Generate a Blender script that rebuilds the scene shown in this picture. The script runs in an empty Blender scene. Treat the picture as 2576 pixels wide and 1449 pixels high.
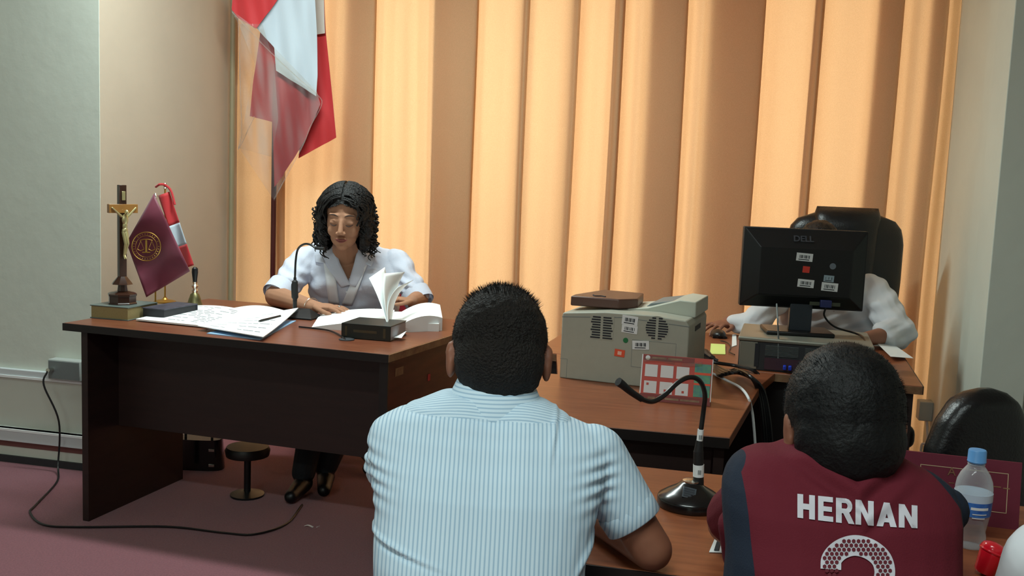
import bpy, bmesh, math, random
import numpy as np
from mathutils import Vector, Matrix, noise as mnoise
from mathutils.bvhtree import BVHTree

random.seed(7); np.random.seed(7)
R_ = math.radians
SC = bpy.context.scene
COL = SC.collection

# ------------------------------------------------------------------ camera
F = 2450.0; CAMH = 1.35; PITCH = 6.3; ROLL = 2.3
_p, _r = R_(PITCH), R_(ROLL)
_f = Vector((0, math.cos(_p), -math.sin(_p)))
_x = Vector((1, 0, 0)); _u = _x.cross(_f)
CX = _x*math.cos(_r) + _u*math.sin(_r); CU = -_x*math.sin(_r) + _u*math.cos(_r); CF = _f
CAM = Vector((0, 0, CAMH))
cd = bpy.data.cameras.new('camera'); cam = bpy.data.objects.new('camera', cd); COL.objects.link(cam)
cd.sensor_width = 36.0; cd.lens = 36.0*F/2576.0; cd.clip_start = 0.05; cd.clip_end = 100
m3 = Matrix((CX, CU, -CF)).transposed()
cam.matrix_world = Matrix.Translation(CAM) @ m3.to_4x4()
SC.camera = cam

# ------------------------------------------------------------------ world (daylight outside the window)
w = bpy.data.worlds.new('daylight'); SC.world = w; w.use_nodes = True
bg = w.node_tree.nodes['Background']; bg.inputs[0].default_value = (1.0, 0.88, 0.72, 1); bg.inputs[1].default_value = 5.0
SC.view_settings.view_transform = 'Standard'; SC.view_settings.look = 'None'
SC.view_settings.exposure = 0.0; SC.view_settings.gamma = 1.0
SC.view_settings.use_curve_mapping = False
SC.cycles.max_bounces = 10; SC.cycles.transparent_max_bounces = 12; SC.cycles.transmission_bounces = 8
TUBE_COL = (0.86, 1.0, 0.97)
TUBE_POWER = [58, 33, 36]      # over the desk, over the front table, rear of the room

# ------------------------------------------------------------------ geometry of views: a pixel of the photo to a point
def ray(px, py): return CX*((px-1288)/F) - CU*((py-724.5)/F) + CF
def at(px, py, z):
    d = ray(px, py); return CAM + d*((z-CAMH)/d.z)
def P(px, py, y):
    d = ray(px, py); return CAM + d*(y/d.y)

# ------------------------------------------------------------------ materials
def lin(c):
    out = []
    for v in c[:3]:
        v /= 255.0; out.append(v/12.92 if v <= 0.04045 else ((v+0.055)/1.055)**2.4)
    return (*out, 1)
MATS = {}
def mat(name, col, rough=0.6, metal=0.0, vary=0.0, vscale=8.0, bump=0.0, bscale=60.0, spec=0.5, coat=0.0, col2=None, stretch=None, alpha=None, trans=0.0, sheen=0.0):
    if name in MATS: return MATS[name]
    m = bpy.data.materials.new(name); m.use_nodes = True; nt = m.node_tree; N = nt.nodes; L = nt.links
    b = N['Principled BSDF']
    c = lin(col); b.inputs['Base Color'].default_value = c
    b.inputs['Roughness'].default_value = rough; b.inputs['Metallic'].default_value = metal
    b.inputs['Specular IOR Level'].default_value = spec
    b.inputs['Coat Weight'].default_value = coat; b.inputs['Coat Roughness'].default_value = 0.15
    b.inputs['Sheen Weight'].default_value = sheen
    b.inputs['Transmission Weight'].default_value = trans
    if alpha is not None: b.inputs['Alpha'].default_value = alpha
    if vary > 0 or bump > 0 or col2:
        tc = N.new('ShaderNodeTexCoord'); mp = N.new('ShaderNodeMapping'); L.new(tc.outputs['Object'], mp.inputs[0])
        if stretch: mp.inputs['Scale'].default_value = stretch
    if vary > 0 or col2:
        n = N.new('ShaderNodeTexNoise'); n.inputs['Scale'].default_value = vscale; n.inputs['Detail'].default_value = 6; n.inputs['Roughness'].default_value = .6
        L.new(mp.outputs[0], n.inputs['Vector'])
        r = N.new('ShaderNodeValToRGB'); r.color_ramp.elements[0].position = .32; r.color_ramp.elements[1].position = .68
        if col2: r.color_ramp.elements[0].color = lin(col2); r.color_ramp.elements[1].color = c
        else:
            r.color_ramp.elements[0].color = (c[0]*(1-vary), c[1]*(1-vary), c[2]*(1-vary), 1)
            r.color_ramp.elements[1].color = (min(1, c[0]*(1+vary)), min(1, c[1]*(1+vary)), min(1, c[2]*(1+vary)), 1)
        L.new(n.outputs[0], r.inputs[0]); L.new(r.outputs[0], b.inputs['Base Color'])
    if bump > 0:
        n2 = N.new('ShaderNodeTexNoise'); n2.inputs['Scale'].default_value = bscale; n2.inputs['Detail'].default_value = 4
        L.new(mp.outputs[0], n2.inputs['Vector'])
        bp = N.new('ShaderNodeBump'); bp.inputs['Strength'].default_value = bump; bp.inputs['Distance'].default_value = .01
        L.new(n2.outputs[0], bp.inputs['Height']); L.new(bp.outputs[0], b.inputs['Normal'])
    MATS[name] = m; return m

M_wall = mat('painted_wall', (212, 218, 206), .75, vary=.035, vscale=2.5, bump=.12, bscale=18)
M_cream = mat('cream_bay_wall', (178, 164, 146), .75, vary=.03, vscale=2.5, bump=.1, bscale=18)
M_ceil = mat('ceiling_paint', (225, 226, 218), .8)
M_carpet = mat('carpet', (132, 76, 86), .95, vary=.22, vscale=160, bump=.5, bscale=420, sheen=.2)
M_trunk = mat('white_trunking', (205, 212, 214), .5)
M_redstrip = mat('red_strip', (112, 66, 62), .7)
M_sock = mat('pale_grey_socket', (176, 182, 178), .5)
M_sockf = mat('shaded_socket_face', (112, 120, 120), .5)  # socket front toned darker; the lit box top is put into the colours
M_grey = mat('grey_plastic', (120, 128, 128), .5)
M_woodtop = mat('wood_top', (128, 74, 50), .32, col2=(104, 55, 36), vscale=6, stretch=(1, 9, 9), spec=.45)
M_woodorange = mat('wood_top_warm', (146, 84, 52), .34, col2=(122, 66, 40), vscale=6, stretch=(1, 9, 9), spec=.45)
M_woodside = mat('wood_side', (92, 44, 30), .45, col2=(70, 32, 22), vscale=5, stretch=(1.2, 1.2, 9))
M_wooddark = mat('wood_dark_panel', (42, 24, 20), .5, col2=(32, 18, 15), vscale=5, stretch=(1, 1, 9))  # desk wood toned darker; the unlit front's shade is put into its colour
M_edge = mat('black_edge', (20, 15, 14), .45)
M_edgeworn = mat('worn_edge_band', (150, 118, 84), .5, col2=(110, 70, 48), vscale=20)
M_paper = mat('white_paper', (238, 242, 242), .8)
M_print = mat('grey_print', (120, 130, 140), .8)
M_ink = mat('dark_print', (40, 42, 48), .8)
M_black = mat('black_plastic', (16, 18, 20), .35)
M_blackm = mat('matt_black_plastic', (14, 15, 17), .6, bump=.1, bscale=300)
M_leather = mat('black_leather', (16, 17, 20), .33, bump=.12, bscale=150, spec=.5)
M_chrome = mat('bright_metal', (212, 210, 200), .22, metal=1)
M_gold = mat('gold', (200, 160, 80), .35, metal=1)
M_goldfig = mat('pale_gold_figure', (200, 190, 140), .35, metal=.7)
M_brass = mat('old_brass', (120, 115, 80), .4, metal=.9, vary=.25, vscale=40)
M_crossdark = mat('dark_cross_wood', (58, 34, 24), .25, coat=.4)
M_crossgold = mat('golden_cross_wood', (160, 112, 56), .3, coat=.3)
M_burg = mat('burgundy_cloth', (112, 34, 58), .55, vary=.12, vscale=9, sheen=.4)
M_red = mat('flag_red', (186, 34, 40), .7, sheen=.3)
M_white = mat('flag_white', (182, 194, 204), .7)
M_skinw = mat('skin_light_brown', (168, 124, 98), .75, spec=.2, vary=.06, vscale=10)
M_skinm = mat('skin_brown', (138, 88, 66), .55, vary=.08, vscale=10)
M_hair = mat('black_hair', (12, 10, 10), .5, vary=.2, vscale=60, bump=.5, bscale=160, spec=.35)
M_hairs = mat('cropped_hair', (26, 22, 19), .65, vary=.25, vscale=25, bump=.9, bscale=260, spec=.3)
M_lips = mat('lips', (128, 66, 60), .5)
M_brow = mat('brow_hair', (50, 34, 28), .8)
M_blouse = mat('white_blouse', (208, 214, 230), .8, bump=.15, bscale=200)
M_wshirt = mat('plain_white_shirt', (205, 208, 212), .8, bump=.2, bscale=14)
M_ribbon = mat('white_satin_ribbon', (232, 238, 245), .45)
M_trousers = mat('dark_trousers', (26, 28, 34), .85)
M_jersey = mat('maroon_jersey', (98, 27, 40), .85, vary=.05, vscale=12)
M_navy = mat('navy_jersey', (28, 36, 50), .85)
M_printer = mat('putty_plastic', (164, 164, 150), .5, vary=.03, vscale=30)
M_printerl = mat('pale_putty_plastic', (190, 194, 180), .45)
M_redchair = mat('red_upholstery', (140, 16, 34), .8)
M_stick = mat('sticker_white', (225, 228, 228), .6)
M_orange = mat('sticker_orange', (226, 84, 50), .6)
M_green = mat('sticker_green', (20, 110, 60), .6)
M_lblue = mat('cap_blue', (96, 156, 214), .4)
M_plaque = mat('burgundy_card', (104, 26, 48), .5)
M_silver = mat('silver_case', (140, 140, 128), .4, metal=.4)
M_darkgrey = mat('dark_grey', (42, 44, 48), .6)
M_postit = mat('yellow_note', (226, 240, 140), .8)
M_calred = mat('calendar_red', (190, 66, 50), .5)
M_calmaroon = mat('calendar_maroon', (128, 44, 36), .5)
M_calgreen = mat('calendar_picture_green', (96, 160, 110), .5, col2=(60, 110, 130), vscale=45)
M_calday = mat('calendar_days', (222, 218, 218), .6)
M_blueplug = mat('blue_connector', (30, 60, 190), .4)
M_shoe = mat('black_shoe', (14, 14, 16), .4)

def clearmat(name, tint=(255, 255, 255), op=.12, rough=.05):
    m = bpy.data.materials.new(name); m.use_nodes = True; nt = m.node_tree; N = nt.nodes; L = nt.links
    N.clear(); o = N.new('ShaderNodeOutputMaterial'); mx = N.new('ShaderNodeMixShader'); t = N.new('ShaderNodeBsdfTransparent'); g = N.new('ShaderNodeBsdfPrincipled')
    t.inputs[0].default_value = lin(tint); g.inputs['Base Color'].default_value = lin((225, 228, 230)); g.inputs['Roughness'].default_value = rough
    lw = N.new('ShaderNodeLayerWeight'); lw.inputs[0].default_value = .35
    ma = N.new('ShaderNodeMath'); ma.operation = 'MULTIPLY_ADD'; ma.inputs[1].default_value = .55; ma.inputs[2].default_value = op
    L.new(lw.outputs['Facing'], ma.inputs[0]); L.new(ma.outputs[0], mx.inputs[0]); L.new(t.outputs[0], mx.inputs[1]); L.new(g.outputs[0], mx.inputs[2]); L.new(mx.outputs[0], o.inputs[0])
    return m
M_glass = clearmat('window_glass', (245, 250, 248), .03)
M_film = clearmat('clear_plastic_film', (244, 240, 234), .05, .12)
M_bottle = clearmat('clear_bottle', (240, 244, 246), .16, .08)

def curtainmat():
    m = bpy.data.materials.new('orange_curtain'); m.use_nodes = True; nt = m.node_tree; N = nt.nodes; L = nt.links
    N.clear(); o = N.new('ShaderNodeOutputMaterial'); mx = N.new('ShaderNodeMixShader')
    d = N.new('ShaderNodeBsdfDiffuse'); t = N.new('ShaderNodeBsdfTranslucent')
    tc = N.new('ShaderNodeTexCoord'); n = N.new('ShaderNodeTexNoise'); n.inputs['Scale'].default_value = 380; n.inputs['Detail'].default_value = 3
    L.new(tc.outputs['Object'], n.inputs['Vector'])
    for sh, c1, c2 in ((d, (194, 166, 130), (206, 178, 140)), (t, (230, 180, 138), (238, 190, 148))):
        r = N.new('ShaderNodeValToRGB'); r.color_ramp.elements[0].color = lin(c1); r.color_ramp.elements[1].color = lin(c2)
        r.color_ramp.elements[0].position = .35; r.color_ramp.elements[1].position = .65
        L.new(n.outputs[0], r.inputs[0]); L.new(r.outputs[0], sh.inputs[0])
    bp = N.new('ShaderNodeBump'); bp.inputs['Strength'].default_value = .15; bp.inputs['Distance'].default_value = .004
    L.new(n.outputs[0], bp.inputs['Height']); L.new(bp.outputs[0], d.inputs['Normal'])
    mx.inputs[0].default_value = .40
    L.new(d.outputs[0], mx.inputs[1]); L.new(t.outputs[0], mx.inputs[2]); L.new(mx.outputs[0], o.inputs[0]); return m
M_curtain = curtainmat()

def stripemat(name, horizontal=False, period=.0066, yoke=None):
    m = bpy.data.materials.new(name); m.use_nodes = True; nt = m.node_tree; N = nt.nodes; L = nt.links
    b = N['Principled BSDF']; b.inputs['Roughness'].default_value = .8; b.inputs['Specular IOR Level'].default_value = .2
    tc = N.new('ShaderNodeTexCoord'); sp = N.new('ShaderNodeSeparateXYZ')
    n = N.new('ShaderNodeTexNoise'); n.inputs['Scale'].default_value = 5; n.inputs['Detail'].default_value = 1
    vm = N.new('ShaderNodeVectorMath'); vm.operation = 'MULTIPLY_ADD'; vm.inputs[1].default_value = (.004, .004, .004)
    L.new(tc.outputs['Object'], n.inputs['Vector']); L.new(n.outputs['Color'], vm.inputs[0]); L.new(tc.outputs['Object'], vm.inputs[2])
    L.new(vm.outputs[0], sp.inputs[0])
    ml = N.new('ShaderNodeMath'); ml.operation = 'MULTIPLY'; ml.inputs[1].default_value = 2*math.pi/period
    src = sp.outputs[0]
    if horizontal:
        ad = N.new('ShaderNodeMath'); ad.operation = 'MULTIPLY_ADD'; ad.inputs[1].default_value = .05
        L.new(sp.outputs[1], ad.inputs[0]); L.new(sp.outputs[2], ad.inputs[2]); src = ad.outputs[0]
    if yoke:      # back panel with upright stripes below the seam, yoke with level stripes above it
        ad = N.new('ShaderNodeMath'); ad.operation = 'MULTIPLY_ADD'; ad.inputs[1].default_value = .95
        L.new(sp.outputs[1], ad.inputs[0]); L.new(sp.outputs[2], ad.inputs[2])
        sc3 = N.new('ShaderNodeMath'); sc3.operation = 'MULTIPLY'; sc3.inputs[1].default_value = period/.0075; L.new(ad.outputs[0], sc3.inputs[0])
        s0 = N.new('ShaderNodeSeparateXYZ'); L.new(tc.outputs['Object'], s0.inputs[0])
        zl = N.new('ShaderNodeMath'); zl.operation = 'MULTIPLY_ADD'; zl.inputs[1].default_value = -yoke[1]; L.new(s0.outputs[0], zl.inputs[0]); L.new(s0.outputs[2], zl.inputs[2])
        gt = N.new('ShaderNodeMath'); gt.operation = 'GREATER_THAN'; gt.inputs[1].default_value = yoke[0]-yoke[1]*-yoke[2]; L.new(zl.outputs[0], gt.inputs[0])
        mxf = N.new('ShaderNodeMix'); mxf.data_type = 'FLOAT'; L.new(gt.outputs[0], mxf.inputs[0]); L.new(src, mxf.inputs[2]); L.new(sc3.outputs[0], mxf.inputs[3]); src = mxf.outputs[0]
    L.new(src, ml.inputs[0])
    sn = N.new('ShaderNodeMath'); sn.operation = 'SINE'; L.new(ml.outputs[0], sn.inputs[0])
    r = N.new('ShaderNodeValToRGB'); r.color_ramp.elements[0].position = .0; r.color_ramp.elements[0].color = lin((156, 186, 208))
    r.color_ramp.elements[1].position = .55; r.color_ramp.elements[1].color = lin((206, 226, 238))
    ma = N.new('ShaderNodeMath'); ma.operation = 'MULTIPLY_ADD'; ma.inputs[1].default_value = .5; ma.inputs[2].default_value = .5
    L.new(sn.outputs[0], ma.inputs[0]); L.new(ma.outputs[0], r.inputs[0]); L.new(r.outputs[0], b.inputs['Base Color'])
    return m

# ------------------------------------------------------------------ mesh builder
class MB:
    def __init__(s, M=None): s.v = []; s.f = []; s.mi = []; s.M = M or Matrix.Identity(4); s.k = 0
    def add(s, vs, fs):
        o = len(s.v); s.v += [tuple(s.M @ Vector(p)) for p in vs]; s.f += [tuple(i+o for i in f) for f in fs]; s.mi += [s.k]*len(fs); return s
    def box(s, a, b, R=None, c=None):
        """box between two corners, turned by R about c"""
        x0, y0, z0 = a; x1, y1, z1 = b
        vs = [Vector(p) for p in ((x0, y0, z0), (x1, y0, z0), (x1, y1, z0), (x0, y1, z0), (x0, y0, z1), (x1, y0, z1), (x1, y1, z1), (x0, y1, z1))]
        if R is not None:
            c = Vector(c) if c is not None else (Vector(a)+Vector(b))/2
            vs = [c + R @ (p-c) for p in vs]
        return s.add(vs, [(0, 3, 2, 1), (4, 5, 6, 7), (0, 1, 5, 4), (1, 2, 6, 5), (2, 3, 7, 6), (3, 0, 4, 7)])
    def prism(s, poly, z0, z1):
        n = len(poly); vs = [(x, y, z0) for x, y in poly]+[(x, y, z1) for x, y in poly]
        ar = sum(poly[i][0]*poly[(i+1) % n][1]-poly[(i+1) % n][0]*poly[i][1] for i in range(n))
        fs = [tuple(range(n-1, -1, -1)), tuple(range(n, 2*n))]+[(i, (i+1) % n, n+(i+1) % n, n+i) for i in range(n)]
        if ar < 0: fs = [tuple(reversed(f)) for f in fs]
        return s.add(vs, fs)
    def rings(s, rs, cap=True, closed=False):
        n = len(rs[0]); vs = [p for r in rs for p in r]; fs = []
        m = len(rs)
        for j in range(m if closed else m-1):
            k = (j+1) % m
            for i in range(n): fs.append((j*n+i, j*n+(i+1) % n, k*n+(i+1) % n, k*n+i))
        if cap and not closed: fs += [tuple(range(n-1, -1, -1)), tuple((m-1)*n+i for i in range(n))]
        return s.add(vs, fs)
    def tube(s, path, r, n=8, cap=True, sub=1):
        pts = [Vector(p) for p in path]
        if sub > 1: pts = spline(pts, sub)
        m = len(pts); rs = []; prev = None
        for i, p in enumerate(pts):
            t = (pts[min(i+1, m-1)]-pts[max(i-1, 0)])
            if t.length < 1e-9: t = Vector((0, 0, 1))
            t.normalize()
            if prev is None:
                a = Vector((0, 0, 1)) if abs(t.z) < .9 else Vector((1, 0, 0)); e = t.cross(a).normalized()
            else: e = (prev - t*prev.dot(t)).normalized()
            prev = e; g = t.cross(e)
            rr = r(i/(m-1)) if callable(r) else r
            rs.append([p+e*(math.cos(2*math.pi*k/n)*rr)+g*(math.sin(2*math.pi*k/n)*rr) for k in range(n)])
        return s.rings(rs, cap)
    def cyl(s, a, b, r0, r1=None, n=20): 
        r1 = r0 if r1 is None else r1
        return s.tube([a, b], lambda t: r0+(r1-r0)*t, n)
    def lathe(s, prof, n=32, o=(0, 0, 0), axis=None):
        o = Vector(o); q = Matrix.Identity(3) if axis is None else Vector((0, 0, 1)).rotation_difference(Vector(axis)).to_matrix()
        rs = [[o+q @ Vector((r*math.cos(2*math.pi*k/n), r*math.sin(2*math.pi*k/n), z)) for k in range(n)] for r, z in prof]
        return s.rings(rs)
    def ell(s, c, r, R=None, n=20, m=12):
        c = Vector(c); R = R or Matrix.Identity(3)
        rs = []
        for j in range(m+1):
            th = math.pi*min(max(j/m, .004), .996)
            rs.append([c+R @ Vector((r[0]*math.sin(th)*math.cos(2*math.pi*k/n), r[1]*math.sin(th)*math.sin(2*math.pi*k/n), -r[2]*math.cos(th))) for k in range(n)])
        return s.rings(rs)
    def cap(s, a, b, r0, r1, n=14):
        a = Vector(a); b = Vector(b); d = (b-a); L = d.length
        pr = []
        for j in range(6): th = math.pi/2*(1-j/5.)*.98; pr.append((r0*math.cos(th), -r0*math.sin(th)))
        for j in range(6): th = math.pi/2*(j/5.)*.98; pr.append((r1*math.cos(th), L+r1*math.sin(th)))
        return s.lathe(pr, n, a, d/L if L > 1e-6 else (0, 0, 1))
    def grid(s, fn, nu, nv, thick=0.0):
        P_ = [[Vector(fn(i/nu, j/nv)) for i in range(nu+1)] for j in range(nv+1)]
        vs = [p for r in P_ for p in r]; W = nu+1
        fs = [(j*W+i, j*W+i+1, (j+1)*W+i+1, (j+1)*W+i) for j in range(nv) for i in range(nu)]
        if thick:
            nm = []
            for j in range(nv+1):
                for i in range(nu+1):
                    a = P_[j][min(i+1, nu)]-P_[j][max(i-1, 0)]; b = P_[min(j+1, nv)][i]-P_[max(j-1, 0)][i]
                    c = a.cross(b); nm.append(c.normalized() if c.length > 1e-12 else Vector((0, 0, 1)))
            o = len(vs); vs = vs+[v-n_*thick for v, n_ in zip(vs, nm)]
            fs += [tuple(reversed([q+o for q in f])) for f in fs[:nu*nv]]
            bd = [i for i in range(W)]+[j*W+nu for j in range(1, nv+1)]+[nv*W+i for i in range(nu-1, -1, -1)]+[j*W for j in range(nv-1, 0, -1)]
            for a, b in zip(bd, bd[1:]+bd[:1]): fs.append((b, a, a+o, b+o))
        return s.add(vs, fs)
    def mesh(s, name):
        me = bpy.data.meshes.new(name); me.from_pydata(s.v, [], s.f); me.update(); return me
    def build(s, name, mats, parent=None, smooth=True, bevel=0, angle=35, seg=2):
        me = s.mesh(name); mats = mats if isinstance(mats, (list, tuple)) else [mats]
        for q in mats: me.materials.append(q)
        if len(mats) > 1: me.polygons.foreach_set('material_index', s.mi)
        bm = bmesh.new(); bm.from_mesh(me); bmesh.ops.recalc_face_normals(bm, faces=bm.faces); bm.to_mesh(me); bm.free()
        if smooth:
            me.polygons.foreach_set('use_smooth', [True]*len(me.polygons)); me.set_sharp_from_angle(angle=R_(angle))
        o = bpy.data.objects.new(name, me); COL.objects.link(o)
        if parent is not None: o.parent = parent
        if bevel:
            b = o.modifiers.new('bevel', 'BEVEL'); b.width = bevel; b.segments = seg; b.limit_method = 'ANGLE'
        return o
def spline(pts, sub):
    pts = [Vector(p) for p in pts]; out = []
    q = [pts[0]*2-pts[1]]+pts+[pts[-1]*2-pts[-2]]
    for i in range(1, len(q)-2):
        for k in range(sub):
            t = k/sub; a, b, c, d = q[i-1:i+3]
            out.append(.5*((2*b)+(c-a)*t+(2*a-5*b+4*c-d)*t*t+(3*b-a-3*c+d)*t**3))
    out.append(pts[-1]); return out
def tag(o, label=None, cat=None, group=None, kind=None):
    if label: o['label'] = label
    if cat: o['category'] = cat
    if group: o['group'] = group
    if kind: o['kind'] = kind
    return o
def thing(name, M, label, cat, group=None):
    o = bpy.data.objects.new(name, None); COL.objects.link(o); o.empty_display_size = .1
    o.matrix_world = M if isinstance(M, Matrix) else Matrix.Translation(Vector(M))
    return tag(o, label, cat, group)
def frame(a, b):
    """frame with origin a, x towards b (level), z up, y away from the viewer"""
    d = (Vector(b)-Vector(a)); d.z = 0; L = d.length; d.normalize()
    n = Vector((-d.y, d.x, 0))
    return Matrix(((d.x, n.x, 0, a[0]), (d.y, n.y, 0, a[1]), (0, 0, 1, a[2]), (0, 0, 0, 1))), L
def struct(mb, name, m, **k):
    o = mb.build(name, m, **k); o['kind'] = 'structure'; return o

# ------------------------------------------------------------------ the room, in its own frame (a along the window wall, b towards the window)
RA = R_(-12.5)
U = Vector((math.cos(RA), math.sin(RA), 0)); Vv = Vector((-math.sin(RA), math.cos(RA), 0))
w0 = at(0, 1158, 0); w1 = at(196, 1180, 0); wm = (w0+w1)/2
def hit_line(px, py, p0, d):
    r = ray(px, py); n = Vector((-d.y, d.x, 0)); t = (p0-CAM).dot(n)/r.dot(n); return CAM+r*t
CL = hit_line(253, 700, wm, U); CL.z = 0
RM = Matrix(((U.x, Vv.x, 0, CL.x), (U.y, Vv.y, 0, CL.y), (0, 0, 1, 0), (0, 0, 0, 1)))
RI = RM.inverted()
def roomab(px, py, b):
    p = hit_line(px, py, CL+Vv*b, U); q = RI @ p; return q
BC = 1.18          # curtain line
WR = roomab(2385, 400, BC).x
BR = 0.08          # where the right bay wall ends
H = 2.85
struct(MB(RM).box((-1.7, -6.6, -.1), (WR+1.9, 1.75, 0)), 'floor', M_carpet, smooth=False)
struct(MB(RM).box((-1.7, -6.6, H), (WR+1.9, 1.75, H+.1)), 'ceiling', M_ceil, smooth=False)
struct(MB(RM).box((-1.6, 0, 0), (0, .12, H)), 'wall_left', M_wall, smooth=False)
struct(MB(RM).box((-.12, .003, 0), (.0006, 1.62, H)), 'wall_bay_left', M_cream, smooth=False)
struct(MB(RM).box((-1.7, -6.6, 0), (-1.6, .12, H)), 'wall_far_left', M_wall, smooth=False)
struct(MB(RM).box((WR, BR, 0), (WR+.12, 1.62, H)).box((WR, BR, 0), (WR+1.9, BR+.12, H)), 'wall_right', M_wall, smooth=False)
struct(MB(RM).box((WR+1.8, -6.6, 0), (WR+1.9, BR+.1, H)), 'wall_far_right', M_wall, smooth=False)
struct(MB(RM).box((-1.7, -6.7, 0), (WR+1.9, -6.6, H)), 'wall_rear', M_wall, smooth=False)
wa0, wa1, wz0, wz1 = roomab(706, 400, 1.5).x, roomab(2312, 400, 1.5).x, .0, 2.75
struct(MB(RM).box((-.1, 1.5, wz1), (WR+.1, 1.62, H)).box((-.1, 1.5, 0), (wa0, 1.62, H)).box((wa1, 1.5, 0), (WR+.1, 1.62, H)).box((wa0, 1.5, 0), (wa1, 1.62, wz0+.04)), 'wall_back', M_wall, smooth=False)
wf = MB(RM)
for k in range(6):
    a = wa0+(wa1-wa0)*k/5; wf.box((a-.02, 1.53, wz0+.04), (a+.02, 1.57, wz1))
wf.box((wa0, 1.53, wz0+.04), (wa1, 1.57, wz0+.09)).box((wa0, 1.53, wz1-.05), (wa1, 1.57, wz1)).box((wa0, 1.53, 1.0), (wa1, 1.57, 1.04))
win = struct(wf, 'window_1', M_grey, smooth=False)
MB(RM).box((wa0, 1.547, .05), (wa1, 1.553, wz1)).build('pane', M_glass, win, smooth=False)
# right pilaster steps on the bay wall and its corner
struct(MB(RM).box((WR-.028, BR-.02, 0), (WR+.05, BR+.42, H)), 'trim_1', M_wall, smooth=False, bevel=.003)
struct(MB(RM).box((WR-.05, BR-.03, 0), (WR+.10, BR+.20, H)), 'trim_2', M_wall, smooth=False, bevel=.003)
# trunking along the left wall
def wallz(px, py): return hit_line(px, py, CL, U).z
zt1, zt0 = wallz(100, 932), wallz(100, 950)
t = struct(MB(RM).box((-1.6, -.022, zt0), (-.0, 0, zt1)), 'trim_3', M_trunk, smooth=False, bevel=.003)
MB(RM).box((-1.6, -.026, zt0-.006), (-.0, .0, zt0+.004)).build('cover_lip', M_paper, t, smooth=False)
zb1, zb0 = wallz(100, 1081), wallz(100, 1113)
t = struct(MB(RM).box((-1.6, -.03, zb0), (0, 0, zb1)), 'trim_4', M_trunk, smooth=False, bevel=.003)
MB(RM).box((-1.6, -.034, zb1-.010), (0, 0, zb1)).build('cover_lip', M_paper, t, smooth=False)
struct(MB(RM).box((-1.6, -.006, zb0-.03), (0, 0, zb0)), 'trim_5', M_redstrip, smooth=False)
struct(MB(RM).box((-1.6, -.012, 0), (0, 0, .03)), 'baseboard_left', M_darkgrey, smooth=False)
# corner conduit between the bay wall and the curtain
struct(MB(RM).tube([(.03, 1.07, 0), (.03, 1.07, 2.45)], .014, 8), 'trim_6', mat('conduit', (150, 140, 112), .6))
# ------------------------------------------------------------------ ceiling lights
def tube_light(a, b, L, power, label):
    M = RM @ Matrix.Translation((a, b, H))
    t_ = thing('ceiling_light', M, label, 'light', 'fluorescent ceiling lights')
    MB().box((-L/2-.04, -.09, -.05), (L/2+.04, .09, 0)).build('housing', M_paper, t_, bevel=.004)
    em = bpy.data.materials.new('tube_glow'); em.use_nodes = True; b_ = em.node_tree.nodes['Principled BSDF']
    b_.inputs['Emission Color'].default_value = (*TUBE_COL, 1); b_.inputs['Emission Strength'].default_value = 2
    for s_ in (-.045, .045): MB().cyl((-L/2, s_, -.07), (L/2, s_, -.07), .013, n=10).build('tube', em, t_)
    ld = bpy.data.lights.new('tube_lamp', 'AREA'); ld.shape = 'RECTANGLE'; ld.size = L; ld.size_y = .14; ld.energy = power; ld.color = TUBE_COL
    lo = bpy.data.objects.new('tube_lamp', ld); COL.objects.link(lo); lo.parent = t_; lo.location = (0, 0, -.09)
tube_light(1.0, -.30, 1.3, TUBE_POWER[0], 'twin tube light on the ceiling above the left desk')
tube_light(2.3, -3.35, 1.3, TUBE_POWER[1], 'twin tube light on the ceiling over the front table')
tube_light(1.0, -5.6, 1.3, TUBE_POWER[2], 'twin tube light on the ceiling at the rear of the room')

# ------------------------------------------------------------------ curtain
def ua(px): return roomab(px, 400, BC).x
segs = [('w', 596, 700), ('z', 700, 722), ('w', 722, 866), ('z', 866, 940), ('w', 940, 1085), ('z', 1085, 1190), ('w', 1190, 1300), ('z', 1300, 1316),
        ('w', 1316, 1424), ('z', 1424, 1440), ('w', 1440, 1530), ('z', 1530, 1552), ('w', 1552, 1622), ('z', 1622, 1705), ('w', 1705, 1765), ('z', 1765, 1895),
        ('w', 1895, 2030), ('z', 2030, 2044), ('w', 2044, 2182), ('z', 2182, 2234), ('w', 2234, 2308), ('z', 2308, 2345), ('w', 2345, 2400)]
path = [(ua(586), .05)]
for q, (k, p0, p1) in enumerate(segs):
    a, b = ua(p0), ua(p1); L = b-a
    if k == 'w':
        nn = max(3, int(L/.035))
        for i in range(nn+1):
            t_ = i/nn; path.append((a+L*t_, .012*math.sin(t_*math.pi*2*max(1, round(L/.17)))+.02*math.sin(q*2.1)))
    else:
        d = min(.05, .022+L*.4)
        path += [(a+L*.5, -d*.7), (b-.004, -d), (b+.008, -d*.6), (b-.004, -d*.25), (a+L*.5, 0), (a+.004, d*.3), (a-.008, d*.6), (a+.004, d), (a+L*.5, d*.9)]
pp = spline([Vector((x, y, 0)) for x, y in path], 4)
nu = len(pp)-1; nz = 44
acc = [0]
for i in range(nu): acc.append(acc[-1]+(pp[i+1]-pp[i]).length)
def cur(i, j):
    z = .03+2.70*j/nz; p = pp[i]; s = acc[i]
    g = mnoise.noise(Vector((p.x*2.2, p.y*1.5, z*.55)))
    g2 = mnoise.noise(Vector((p.x*5+9, z*.9, 4)))
    low = (1-z/2.7)
    return (p.x+.020*g*(.4+low), BC+p.y*(1+.25*low)+.022*g2*low+.006*mnoise.noise(Vector((s*9, z*1.2, 1))), z)
mb = MB(RM); Wc = nu+1
mb.add([cur(i, j) for j in range(nz+1) for i in range(Wc)], [(j*Wc+i, j*Wc+i+1, (j+1)*Wc+i+1, (j+1)*Wc+i) for j in range(nz) for i in range(nu)])
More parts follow.
